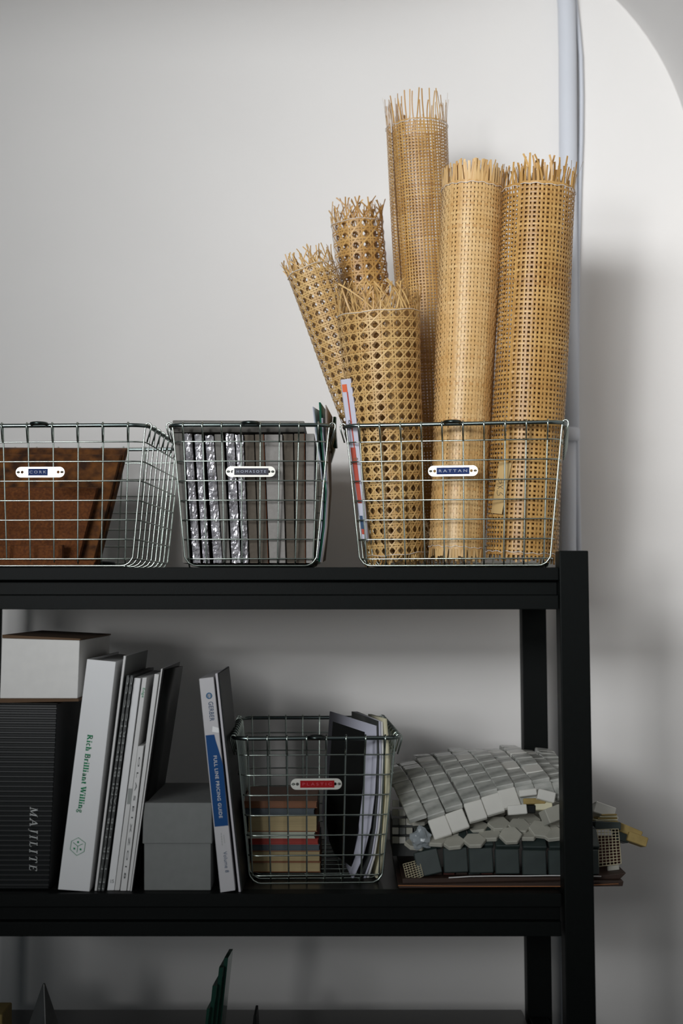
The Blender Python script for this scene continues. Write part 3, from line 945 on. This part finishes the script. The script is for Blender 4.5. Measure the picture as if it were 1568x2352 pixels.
# white carton on top
ztop = c_tl.z
Yx = 1.915
cx = thing('carton', 'white carton with brown card edges lying on the ribbed case', 'box', tuple(at(90, 1608, Yx)))
mb = MB(); mb.prism([at(0, 1604, Yx), at(178, 1604, Yx), at(183, 1471, Yx), at(5, 1466, Yx)], (0, 0.25, 0)); mb.build('tray', CARD, cx, bevel=0.0008)
mb = MB(); mb.prism([at(-3, 1614, Yx - .002), at(180, 1611, Yx - .002), at(180, 1604.5, Yx - .002), at(-3, 1604.5, Yx - .002)], (0, 0.252, 0)); mb.build('bottom_flap', KRAFT, cx)
mb = MB(); mb.prism([at(5, 1465.5, Yx - .001), at(184, 1470.5, Yx - .001), at(184, 1467, Yx - .001), at(5, 1458, Yx - .001)], (0, 0.255, 0)); mb.build('lid_flap', KRAFT, cx)

def book(name, label, px, depth, m, cat='book', group=None, pages=None, Y=None, skew=0.0, side=None):
    """standing book; px = bl br tr tl of the spine"""
    low = max(px[:2], key=lambda q: q[1])
    Y = Y or yfront(*low)
    c = [at(x, y, Y) for x, y in px]
    root = thing(name, label, cat, tuple((c[0] + c[1]) / 2), group)
    if pages:
        w = (c[1] - c[0]); t = 0.0022 / max(w.length, 0.005)
        up = (c[3] - c[0]).normalized() * 0.003
        mb = MB(); mb.prism(c, (skew * .02, 0.0022, 0)); mb.build('spine', m, root, bevel=0.0005)
        for a_, b_ in ((0, t), (1 - t, 1)):
            q = [c[0].lerp(c[1], a_), c[0].lerp(c[1], b_), c[3].lerp(c[2], b_), c[3].lerp(c[2], a_)]
            mb = MB(); mb.prism([p + Vector((0, .0022, 0)) for p in q], (skew, depth, 0)); mb.build('cover', m, root)
        q = [c[0].lerp(c[1], t) + up, c[0].lerp(c[1], 1 - t) + up, c[3].lerp(c[2], 1 - t) - up, c[3].lerp(c[2], t) - up]
        mb = MB(); mb.prism([p + Vector((0, .0023, 0)) for p in q], (skew, depth - 0.004, 0)); mb.build('pages', pages, root)
    else:
        mb = MB(); mb.prism(c, (skew, depth, 0)); mb.build('cover', m, root, bevel=0.0004)
    if side:
        r_ = Vector((.0006, 0, 0)); dy = Vector((0, .0012, 0))
        mb = MB(); mb.prism([c[1] + dy, c[1] + dy + r_, c[2] + dy + r_, c[2] + dy], (skew, depth, 0)); mb.build('side_cover', side, root)
    return root, Y

GBK = 'leaning books on the middle shelf'
rb_, Yr = book('binder', 'thick white binder with green lettering leaning beside the ribbed case', [(133, 2043), (205, 2048), (266, 1520), (200, 1514)], 0.255, WHITE, 'binder', None, WHITE2)
letter(serif_mesh('Rich Brilliant Willing', 0.03), at(201.5, 1687, Yr), at(178.5, 1866, Yr), 0.0072, GREEN, rb_)
hx = [(180, 1924), (196, 1936), (193, 1956), (176, 1965), (161, 1951), (164, 1932)]
P_ = lambda x, y: at(x, y, Yr - 0.0006)
mb = MB(); mb.tube([P_(*q) for q in hx], 0.00032, 5, True)
cH = (178.3, 1943.5)
for q in ((168, 1935), (190, 1938), (176.5, 1958)):
    mb.tube([P_(*cH), P_(*q)], 0.00032, 5)
for q in ((179.2, 1934.2), (170.5, 1949), (184.8, 1951)):
    x, y = q
    mb.add([P_(x - 2, y - 2.3), P_(x + 2, y - 2), P_(x + 2, y + 2.3), P_(x - 2, y + 2)], [(0, 1, 2, 3)])
mb.build('emblem', GREEN, rb_)
# green print on the binder's side cover
a_ = at(270, 1545, Yr) + Vector((0.002, .02, 0))
book('folder', 'tall thin white folder with a grey cover next to the white binder', [(217, 2046), (222, 2046), (289, 1507), (284, 1506)], 0.21, WHITE2, 'folder', GBK, None, None, 0.0, GREY)
def fsp(text, bk, p0, p1, h, m, Y, bold=0, sp=1.0, up=None):
    letter(font_mesh(text, bold, sp), at(*p0, Y), at(*p1, Y), h, m, bk, up=up)
for i, dx in enumerate((0, 8.5)):
    r_, Y_ = book('book', f'dark grey book with big pale spine lettering, {["next to the thin folder", "next to the thick white book"][i]}', [(224 + dx, 2047), (230 + dx, 2047), (297 + dx, 1551), (291 + dx, 1551)], 0.21, DGREY, 'book', GBK, None)
    letter(font_mesh('FE T ER TTB BANI BI BCERTC C CC', 0, 1.15), at(229.8 + dx, 2043, Y_), at(296.8 + dx, 1556, Y_), 0.0026, GREYINK, r_)
whites = [('thick white book numbered 15 on its spine', [(246, 2045), (262, 2045), (323, 1558), (308, 1557)], WHITE),
          ('slim white book with small green lettering and a grey band', [(263, 2045), (274, 2045), (337, 1556), (327, 1557)], WHITE2),
          ('short white book with widely spaced black letters', [(276, 2046), (290, 2046), (330, 1713), (317, 1714)], WHITE2),
          ('white paperback with plain spine beside the black magazine', [(292, 2046), (298, 2046), (365, 1549), (355, 1548)], WHITE2)]
wb = []
for lb, px, m_ in whites:
    wb.append(book('book', lb, px, 0.2, m_, 'book', GBK, None))
fsp('15', wb[0][0], (254, 2028), (261, 2028), 0.0045, INK, wb[0][1], up=(0.05, 0, 1))
fsp('Edge', wb[1][0], (328, 1580), (325.5, 1602), 0.003, GREEN, wb[1][1])
flat('grey_band', [at(x, y, wb[1][1] - .0004) for x, y in ((291.5, 1847), (301.5, 1847), (304, 1811), (294.5, 1811))], GREYINK, wb[1][0])
fsp('O L A S E I X Z O I 8', wb[2][0], (318.5, 1738), (284, 2018), 0.0022, INK, wb[2][1])
book('magazine', 'black covered magazine at the end of the leaning books', [(299, 2047), (302, 2047), (373, 1536), (370, 1536)], 0.2, WHITE2, 'magazine', GBK, None, None, 0.0, BLK)
mg = origin(sheet('magazine', [(374, 1538), (352, 1700), (327, 1880), (304, 2045)], 1.915, [(414, 1530), (390, 1690), (362, 1870), (338, 2010)], 2.09, .004, BLK, None, zm))
tag(mg, 'glossy black magazine leaning beside the grey lidded box', 'magazine', GBK)
# dark book lying behind, only its top shows between the books
# grey box with lid
Yg = yfront(330, 2045)
gbx = thing('lidded_box', 'plain grey cardboard box with a deep lid on the middle shelf', 'box', tuple(at(407, 2045, Yg)))
mb = MB(); mb.prism([at(331, 2045, Yg), at(484, 2045, Yg), at(484, 1880, Yg), at(331, 1880, Yg)], (0, 0.2, 0)); mb.build('box_body', GREY, gbx, bevel=0.0008)
mb = MB(); mb.prism([at(327, 1938, Yg - .002), at(487, 1938, Yg - .002), at(486, 1844, Yg - .002), at(329, 1844, Yg - .002)], (0, 0.204, 0)); mb.build('lid', GREY, gbx, bevel=0.0012)
# Gerber price guide
gb, Yq = book('price_guide', 'grey paperback price guide with a blue spine band leaning against a white board', [(506, 2050), (540, 2045), (490, 1555), (457, 1559)], 0.21, mat('pale_grey_cover', rgb(190, 188, 190), 0.5), 'book', None, None)
Q = lambda x, y: at(x, y, Yq)
flat('blue_band', [Q(493, 1899), Q(524, 1896), Q(512, 1757), Q(502, 1722), Q(495, 1700), Q(492, 1687), Q(472, 1689)], BLUE, gb, .0003)
letter(font_mesh('GERBER', 0.01, 1.05), Q(478.5, 1612), Q(482, 1656.5), 0.0061, NAVY, gb)
mb = MB(); mb.tube([Q(480 + 5.6 * math.cos(t), 1598 + 6 * math.sin(t)) + Vector((0, -.0005, 0)) for t in np.linspace(0, 6.283, 24)[:-1]], 0.0008, 6, True); mb.build('emblem', mat('teal_ink', rgb(20, 96, 140), .5), gb)
letter(font_mesh('G', 0.01), Q(477, 1595.5), Q(477.4, 1601), 0.0036, NAVY, gb)
letter(font_mesh('FULL LINE PRICING GUIDE', 0.012, 1.12), Q(490, 1736), Q(503.5, 1879), 0.0044, SILVER, gb, lift=.0006)
letter(font_mesh('Volume 8', 0.0, 1.05), Q(512.5, 1956), Q(517.5, 2004), 0.0048, NAVY, gb)
for x0, y0, x1, y1 in ((507, 1913, 510, 1943), (513, 1918, 515.5, 1937)):
    p0, p1 = Vector((x0, y0)), Vector((x1, y1))
    for k in range(5):
        a_, b_ = p0.lerp(p1, k / 5), p0.lerp(p1, (k + .75) / 5)
        flat('small_print', [Q(a_.x, a_.y), Q(b_.x, b_.y), Q(b_.x + 1.2, b_.y), Q(a_.x + 1.2, a_.y)], GREYINK, gb, .0004)
flat('price_sticker', [Q(488, 1668), Q(502, 1672), Q(503, 1683), Q(487, 1681)], WHITE, gb, .0005)
Yl = yfront(550, 2049)
slab4('sample_board', [at(548, 2049, Yl), at(553, 2049, Yl), at(499.5, 1546, Yl), at(494, 1547, Yl)], (0, 0.19, 0), mat('edge_white', rgb(196, 193, 198), .6), 'thin white edged sample board leaning behind the price guide', 'board')
slab4('clear_cover', [at(554.5, 2049, Yl), at(556, 2049, Yl), at(503, 1546, Yl), at(501.5, 1546, Yl)], (0, 0.17, 0), mat('smoky_sheet', rgb(38, 41, 40), .5, spec=.25), 'smoky plastic sheet standing against the white sample board', 'sheet')

# ------------------------------------------------------------------ books and magazines in the PLASTIC basket
zpb = ZM + 0.0075
stack = [('tan', 572, 736, 2031, 2007, PAGES, PAGES, 'thick old book with tan pages at the bottom of the stack'),
         ('tan', 575, 735, 2007, 1981, PAGES, PAGES, 'tan paged book second from the bottom of the stack'),
         ('dark', 576, 734, 1981, 1967, SLATEC, SLATEC, 'slate covered book under the red book'),
         ('red', 574, 731, 1966, 1953, REDC, REDC, 'red covered thin book in the stack'),
         ('white', 567, 723, 1952, 1938, PALEG, PALEG, 'pale green paged book lying on the red book'),
         ('tan', 569, 728, 1937, 1899, PAGES, PAGES, 'thickest tan paged book lying on the pale green one'),
         ('blue', 562, 722, 1898, 1884, SLATEC, SLATEC, 'dark slate book lying on the thickest tan book'),
         ('brown', 558, 728, 1876, 1867, BROWNC, BROWNC, 'brown covered book topping the stack')]
Yst = 1.985
zcur = zpb
zbot = at(0, 2031, Yst).z
for kd, x0, x1, yb_, yt_, cv, pg, lb in stack:
    z0 = at(0, yb_, Yst).z + (zpb - zbot); z1 = at(0, yt_, Yst).z + (zpb - zbot)
    z0 = max(zcur, z0 if abs(z0 - zcur) > .004 else zcur); zcur = z1
    if kd == 'brown': z0 = at(0, 1883, Yst).z + (zpb - zbot)
    X0, X1 = at(x0, 1900, Yst).x, at(x1, 1900, Yst).x
    r_ = thing('old_book', lb, 'book', ((X0 + X1) / 2, Yst + .07, z0), 'stack of old books in the PLASTIC basket')
    ck = SLATEC if cv is PAGES else cv
    dz = 0.0012
    dep = 0.15
    mb = MB(); mb.box(X0 + .001, X1 - .001, Yst + .0015, Yst + dep - .003, z0 + dz, z1 - dz); mb.build('pages', pg, r_)
    for zz in (z0, z1 - dz):
        mb = MB(); mb.box(X0, X1, Yst, Yst + dep, zz, zz + dz); mb.build('cover', BROWNC if cv is PAGES else ck, r_)
    mb = MB(); mb.box(X0, X1, Yst + dep - .003, Yst + dep, z0 + dz, z1 - dz); mb.build('spine', BROWNC if cv is PAGES else ck, r_)

GM = 'magazines in the PLASTIC basket'
f_ = [(861, 1667), (862, 1740), (858, 1820), (848, 1900), (830, 1970), (808, 2030)]
b_ = [(757, 1634), (752, 1700), (745, 1790), (738, 1870), (750, 1930), (778, 1985)]
m1 = origin(sheet('magazine', f_, 1.945, b_, 2.14, .0022, LILAC, None, zpb))
tag(m1, 'curled magazine with a black picture cover in the PLASTIC basket', 'magazine', GM)
def inset(a0, a1, k0, k1, n=8):
    pts = []
    for i in range(n + 1):
        k = k0 + (k1 - k0) * i / n
        q = k * 5; j = min(int(q), 4); w = q - j
        pf = at(*f_[j], 1.945).lerp(at(*f_[j + 1], 1.945), w); pb = at(*b_[j], 2.14).lerp(at(*b_[j + 1], 2.14), w)
        pts.append((pf.lerp(pb, a0) + Vector((-.0008, -.0004, 0)), pf.lerp(pb, a1) + Vector((-.0008, -.0004, 0))))
    return pts
pp = inset(0.2, 0.9, 0.06, 0.9)
mb = MB(); mb.add([p for pr in pp for p in pr], [(2 * i, 2 * i + 1, 2 * i + 3, 2 * i + 2) for i in range(8)])
o = mb.build('cover_picture', BLK, m1, True)
for i, (dx, m_, lb, th_) in enumerate(((3, DGREY, 'dark magazine tucked behind the curled one', .002), (7, LILAC, 'cool white magazine standing behind the dark one', .003), (13, WHITE2, 'off white magazine standing against the cream book', .0025))):
    f2 = [(862 + dx, 1656 + i), (864 + dx, 1740), (862 + dx, 1820), (856 + dx * .9, 1900), (845 + dx * .9, 1970), (826 + dx * 1.3, 2031)]
    b2_ = [(804 + dx, 1634), (806 + dx, 1715), (805 + dx, 1795), (800 + dx, 1870), (795 + dx, 1930), (790 + dx, 1985)]
    tag(origin(sheet('magazine', f2, 1.945 + .001 * i, b2_, 2.14, th_, m_, None, zpb)), lb, 'magazine', GM)
tag(origin(sheet('book', [(880, 1651), (887, 1740), (887, 1830), (882, 1910), (872, 1980), (863, 2031)], 1.945, [(845, 1640), (850, 1720), (850, 1800), (846, 1880), (838, 1940), (830, 1990)], 2.12, .0048, CREAM, None, zpb)), 'cream coloured thin book standing last in the PLASTIC basket', 'book', GM)

# ------------------------------------------------------------------ pile of mosaic tile sheets
def tile_mesh(name, w, h, t, bevel=0.0012):
    mb = MB(); mb.box(-w / 2, w / 2, -t, 0, -h / 2, h / 2)
    me_o = mb.build(name, MARBLE, None, bevel=bevel, segs=1)
    me = me_o.data
    bpy.data.objects.remove(me_o)
    return me
def place(me, name, parent, p, xdir, zdir, m=None):
    """tile: local x along xdir, local z along zdir, local -y is the face"""
    x = Vector(xdir).normalized(); z = Vector(zdir); z = (z - x * z.dot(x)).normalized()
    y = z.cross(x)
    o = bpy.data.objects.new(name, me)
    col.objects.link(o)
    M = Matrix((x, y, z)).transposed().to_4x4()
    M.translation = Vector(p) - (parent.location if parent else Vector())
    o.parent = parent
    o.matrix_local = M
    return o
def copy_mesh(me, m):
    c = me.copy(); c.materials.clear(); c.materials.append(m); return c
T30 = tile_mesh('tile', 0.0252, 0.0284, 0.008)
T30W = copy_mesh(T30, MARBLE_W)
T30S = copy_mesh(tile_mesh('tile', 0.0325, 0.0330, 0.008), SLATE)

# brown sheets at the bottom
zz = zm
pl0 = Vector((at(912, 2040, 1.93).x, 1.93, zz))
GT = 'pile of sample sheets'
slab4('backing_board', [onz(914, 1.912, zm), onz(1420, 1.912, zm + .003), at(1432, 2024, 1.912), at(914, 2033, 1.912)], (0, 0.24, 0), BROWN, 'brown board with raw edge at the very bottom of the tile pile', 'board', GT)
slab4('backing_board', [at(924, 2030, 1.925), at(1424, 2019, 1.925), at(1438, 2005, 1.925), at(1363, 2014, 1.925), at(924, 2018, 1.925)], (0, 0.22, 0), BROWN, 'dark brown sheet lying on the bottom board of the tile pile', 'board', GT)
mb = MB()
mb.tube([at(x, y, 1.924) for x, y in ((1030, 2016), (1080, 2013), (1140, 2012), (1200, 2012), (1260, 2011), (1300, 2011), (1380, 2013))], 0.0008, 5)
tag(origin(mb.build('paper_edge', WHITE2, None, True)), 'torn white paper edge between the brown sheets', 'paper', GT)
rs = thing('red_mosaic', 'red and brown stone mosaic strip just above the brown sheets', 'mosaic', tuple(at(1120, 2010, 1.94)), GT)
for i in range(14):
    x0 = 960 + i * 29
    m_ = [REDT, BROWN, REDT, BROWN, SLATE][i % 5]
    mb = MB(); yy = 2016
    mb.prism([at(x0, yy, 1.95), at(x0 + 26, yy, 1.95), at(x0 + 26, yy - 16, 1.95), at(x0, yy - 16, 1.95)], (0, .03, 0)); mb.build('tile', m_, rs, bevel=.0008)

mb = MB(); mb.tube([at(x, y, 1.911) for x, y in ((914, 2034), (1000, 2035), (1120, 2036), (1290, 2036), (1420, 2030))], 0.0006, 5)
tag(origin(mb.build('frayed_edge', EDGE, None, True)), 'thin frayed orange brown edge of the bottom board', 'edging', GT)
# slate mosaic: vertical drop at the front, top hidden under the hexagons
sl = thing('slate_mosaic', 'dark slate mosaic sheet drooping under the hexagon tiles', 'mosaic', tuple(at(1140, 2000, 1.95)), GT)
Ysl = 1.945
for i in range(7):
    xa = [982, 1045, 1103, 1163, 1225, 1285, 1345][i]
    tilt = [(.12, .22), (.0, .03), (0, .02), (0, .0), (0, -.02), (0, -.02), (0, -.02)][i]
    ya = [1984, 1978, 1979, 1981, 1984, 1984, 1983][i]
    p = at(xa, ya - 2, Ysl)
    place(T30S, 'tile', sl, p, (1, .02, tilt[1]), (0.02, .25, 1))
    p2 = at(xa - 1, ya - 50, Ysl + .018)
    place(T30S, 'tile', sl, p2, (1, .02, tilt[1] * .5), (0.02, 1, .75))
    p3 = p2 + Vector((0, .029, .010))
    place(T30S, 'tile', sl, p3, (1, .02, 0), (0, 1, .1))
    for j in range(4):
        place(T30S, 'tile', sl, p3 + Vector((0, .0305 * (j + 1), .0)), (1, .0, 0), (0, 1, .02))
# net behind the slate tiles, hanging out at both ends
def net(name, corner_px, Y0, Y1, nx, ny, parent, m=NETM, r=.00045):
    a_, b_, c_, d_ = [at(*q, Y) for q, Y in zip(corner_px, (Y0, Y0, Y1, Y1))]   # bl br tr tl
    mb = MB()
    for i in range(nx + 1):
        k = i / nx
        mb.tube([a_.lerp(b_, k).lerp(d_.lerp(c_, k), q / 4) + Vector((random.uniform(-1, 1) * .0003, 0, 0)) for q in range(5)], r, 4)
    for j in range(ny + 1):
        k = j / ny
        mb.tube([a_.lerp(d_, k).lerp(b_.lerp(c_, k), q / 4) for q in range(5)], r, 4)
    return mb.build(name, m, parent, True)
net('net_backing', [(936, 2027), (972, 2012), (962, 1975), (925, 1985)], 1.93, 1.94, 6, 8, sl)
net('net_backing', [(1358, 1992), (1426, 1984), (1420, 1904), (1356, 1906)], 1.945, 1.975, 8, 12, sl, r=.00065)

# hexagon mosaic
hxs = thing('hexagon_mosaic', 'pale stone hexagon mosaic sheet between the marble and slate sheets', 'mosaic', tuple(at(1150, 1915, 1.96)), GT)
mb = MB()
mb.prism([(0.0160 * math.cos(math.radians(60 * k)), 0, 0.0160 * math.sin(math.radians(60 * k))) for k in range(6)], (0, .006, 0))
ho = mb.build('hexagon', STONE, None, bevel=.001, segs=1); HEX = ho.data; bpy.data.objects.remove(ho)
HEXW = copy_mesh(HEX, MARBLE_W)
for x, y, Y, tx, tz in ((1041, 1931, 1.945, .10, .42), (1089, 1927, 1.945, .02, .45), (1172, 1916, 1.945, .05, .7), (1124, 1913, 1.96, .03, .38), (1000, 1926, 1.95, -.05, .3), (1035, 1908, 1.97, .1, .3),
                        (1145, 1889, 1.972, .02, .5), (1192, 1894, 1.968, -.02, .55), (1240, 1902, 1.96, -.12, .8), (1268, 1911, 1.956, .1, .5), (1095, 1896, 1.975, .12, .3), (1215, 1880, 1.985, -.05, .4), (1270, 1884, 1.985, -.1, .4), (1295, 1905, 1.97, 0, .5), (1330, 1895, 1.975, 0, .4), (1210, 1912, 1.96, 0, .35), (955, 1935, 1.955, -.1, .25)):
    place(HEX, 'hexagon', hxs, at(x, y, Y), (1, 0, tx), (0, 1, tz))
for i in range(9):
    for j in range(5):
        place(HEX, 'hexagon', hxs, at(960 + i * 45, 1880, 2.0) + Vector((0, .028 * j + (.014 if i % 2 else 0), .010 * math.sin(j * .6))), (1, 0, .03), (0, 1, .2 - .08 * j))

# marble mosaic draped over the pile: columns run from the hanging front edge up and back
mm = thing('marble_mosaic', 'pale marble mosaic sheet draped on top of the tile pile', 'mosaic', tuple(at(1100, 1850, 2.0)), GT)
front = [(968, 1912), (1010, 1904), (1050, 1888), (1091, 1867), (1131, 1852), (1168, 1838), (1210, 1830), (1250, 1823), (1290, 1820), (1332, 1822)]
slopes = [68, 27, 25, 23, 15, 7, 1, -3, -5]
for i, (x, y) in enumerate(front):
    p = at(x, y, 1.955 + .003 * i)
    for j in range(9):
        an = math.radians(slopes[j] * (1 - (.05 if j == 0 else .085) * i) + random.uniform(-4, 4))
        dx = -.22 + .012 * i + (.05 * max(0, j - 4))
        d2 = Vector((dx, math.cos(an), math.sin(an))).normalized()
        if j:
            p = p + d2 * .0152
        xd = Vector((1, .10, .36 - .025 * i - .03 * j))
        m_ = T30W if (j == 0 and 1 <= i <= 5) or random.random() < .08 else T30
        jit = Vector((random.uniform(-1, 1) * .0004, 0, random.uniform(-1, 1) * .0005))
        if not (i == 0 and j == 0):
            place(m_, 'tile', mm, p + jit, xd + Vector((0, 0, random.uniform(-.03, .03))), d2)
        p = p + d2 * .0152
# loose pieces around the right of the sheet
def loose(label, px, py, Y, w, h, t, m, xd, zd, name='loose_tile'):
    mb = MB(); mb.box(-w / 2, w / 2, -t / 2, t / 2, -h / 2, h / 2)
    o = mb.build(name, m, None, bevel=.001, segs=1)
    x = Vector(xd).normalized(); z = Vector(zd); z = (z - x * z.dot(x)).normalized(); y = z.cross(x)
    M = Matrix((x, y, z)).transposed().to_4x4(); M.translation = at(px, py, Y)
    o.matrix_world = M
    return tag(o, label, 'tile', 'loose tiles on the pile')
loose('white tile chip resting under the marble sheet, next to a small black tile', 1187, 1860, 1.955, .026, .013, .012, MARBLE_W, (1, 0, .08), (0, .2, 1))
loose('small black tile wedged between pale tiles', 1219, 1858, 1.957, .011, .011, .011, BLK, (1, 0, 0), (0, .1, 1))
loose('yellowish white tile beside the small black tile', 1247, 1853, 1.96, .024, .010, .012, CREAM, (1, 0, .03), (0, .3, 1))
loose('white tile lying tilted at the edge of the marble sheet', 1211, 1821, 1.957, .024, .009, .014, MARBLE_W, (1, 0, .12), (0, .2, 1))
loose('white tile tipped down beside the black post', 1253, 1829, 1.955, .024, .014, .012, MARBLE_W, (1, 0, -.25), (0, .3, 1))
loose('thick grey and white block tipped on its corner near the black post', 1268, 1872, 1.947, .026, .020, .022, STONE, (1, .4, .28), (-.25, .3, 1))
loose('olive stone strip under the tilted white tile', 1225, 1841, 1.965, .030, .008, .02, TANST, (1, 0, .02), (0, .2, 1))
# crumpled film bag
mb = MB()
bm = bmesh.new(); bmesh.ops.create_icosphere(bm, subdivisions=3, radius=1)
for v in bm.verts:
    n_ = v.co.normalized()
    k = 1 + .16 * math.sin(5 * n_.x + 3 * n_.z) + .12 * math.sin(7 * n_.z - 4 * n_.y) + random.uniform(-.09, .09)
    v.co = Vector((n_.x * .0135 * k, n_.y * .009 * k, n_.z * .0145 * k))
me = bpy.data.meshes.new('film_bag'); bm.to_mesh(me); bm.free(); me.materials.append(FILM)
o = bpy.data.objects.new('film_bag', me); col.objects.link(o); o.location = at(968, 1924, 1.945)
tag(o, 'crumpled clear plastic wrap at the front corner of the marble sheet', 'plastic wrap')
# left small tiles beside the basket
ls = thing('small_mosaic', 'small pale mosaic strip behind the PLASTIC basket corner', 'mosaic', tuple(at(915, 1920, 2.0)), GT)
for i in range(3):
    for j in range(5):
        p = at(908 + i * 16, 1930 - j * 21, 2.0 + .004 * j)
        mb = MB(); s = .0045
        mb.box(p.x - s, p.x + s, p.y, p.y + .006, p.z - s, p.z + s); mb.build('tile', [STONE, MARBLE_W, GREY][(i + j) % 3], ls, bevel=.0006, segs=1)
mb = MB(); p = at(915, 1950, 2.01); mb.box(p.x - .008, p.x + .03, p.y, p.y + .12, zm + .025, p.z + .035)
mb.build('backing', DGREY, ls)
# pieces seen beyond the post
loose('white rounded marble piece beyond the black post', 1378, 1866, 2.03, .030, .016, .05, MARBLE_W, (1, 0, -.35), (0, .3, 1))
for i in range(5):
    loose(f'thin olive stone layer beyond the post, {ord_(i)} up in its stack', 1385 + i * 2, 1886 - i * 4, 2.02, .034 - .003 * i, .0022, .04, [TANST, CREAM, TANST, CREAM, TANST][i], (1, 0, .02), (0, .1, 1))
loose('white stone chip at the end of the olive layers', 1405, 1878, 2.015, .014, .005, .02, MARBLE_W, (1, 0, -.06), (0, .1, 1))
loose('dark slate piece lying over the net beyond the post', 1388, 1896, 2.01, .036, .011, .05, SLATE, (1, 0, -.05), (0, .15, 1))
loose('tan travertine piece sticking out beyond the black post', 1436, 1908, 2.02, .040, .012, .03, TANST, (1, 0, -.42), (0, .2, 1))
loose('outermost tan travertine piece of the pile beyond the post', 1459, 1928, 2.01, .028, .013, .025, TANST, (1, 0, -.35), (0, .2, 1))
loose('greenish stone piece under the travertine beyond the post', 1425, 1922, 2.02, .018, .014, .03, SLATE, (1, 0, -.3), (0, .2, 1))
loose('reddish stone behind the net beyond the post', 1392, 1950, 2.025, .034, .036, .03, REDT, (1, 0, -.03), (0, .1, 1))
loose('small pale square tile under the hanging net beyond the post', 1408, 1998, 1.955, .016, .014, .006, STONE, (1, 0, .04), (0, .1, 1))

# ------------------------------------------------------------------ lower shelf
zl = ZB + 0.0003
Yk = 1.99
tip = at(101, 2258, Yk)
hgt = tip.z - zl
mb = MB()
rb0 = hgt * 0.36
base = [Vector((tip.x + rb0 * math.cos(math.radians(a)), Yk + rb0 * math.sin(math.radians(a)), zl)) for a in (20, 110, 200, 290)]
tt = [tip + Vector((.002 * math.cos(math.radians(a)), .002 * math.sin(math.radians(a)), 0)) for a in (20, 110, 200, 290)]
mb.add(base + tt, [(3, 2, 1, 0), (4, 5, 6, 7)] + [(i, (i + 1) % 4, 4 + (i + 1) % 4, 4 + i) for i in range(4)])
tag(origin(mb.build('pyramid', mat('grey_metal', rgb(92, 92, 90), .4, .3, var=.2, scale=40), None, bevel=.0012)), 'dark grey pointed pyramid standing on the lower shelf', 'pyramid')
panes = [(515, 2200, 527, 4.5), (503, 2222, 513, 4.5), (488, 2264, 500, 4.5), (475, 2316, 486, 3), (465, 2366, 474, 3)]
for i, (x, y, xx, t) in enumerate(panes):
    Yp = 2.02 - .012 * i
    p = at(x, y, Yp)
    hgt = p.z - zl
    lean = -hgt * .10
    g_ = thing('glass_sample', f'green edged glass pane standing on the lower shelf, {["tallest of the row", "second tallest", "middle height", "second shortest", "shortest of the row"][i]}', 'glass pane', (p.x + lean, Yp, zl), 'glass samples on the lower shelf')
    w = t * .6 / 1000
    q = [Vector((p.x + lean, Yp, zl)), Vector((p.x + lean + 2 * w, Yp, zl)), p + Vector((2 * w, 0, 0)), p]
    mb = MB(); mb.prism(q, (.003, .05, 0)); mb.build('pane', GLASS, g_)
    mb = MB(); mb.prism([a_ + Vector((0, -.0012, 0)) for a_ in q], (0, .001, 0)); mb.build('edge', GLASSE, g_)
mb = MB(); p = at(-4, 2330, 2.0); mb.box(p.x - .05, p.x + .0055, 2.0, 2.06, zl, p.z)
tag(origin(mb.build('stone_block', TANST, None, bevel=.002)), 'tan block on the lower shelf beside the pyramid', 'block')
p = at(584, 2332, 2.05)
mb = MB(); mb.hexa([(p.x - .008, 2.05, zl), (p.x + .004, 2.05, zl), (p.x + .0025, 2.05, p.z), (p.x - .001, 2.05, p.z), (p.x - .008, 2.1, zl), (p.x + .006, 2.1, zl), (p.x + .0025, 2.1, p.z), (p.x - .001, 2.1, p.z)])
tag(origin(mb.build('dark_sample', BLK, None, bevel=.0006)), 'dark upright slab standing beside the glass panes', 'sample')
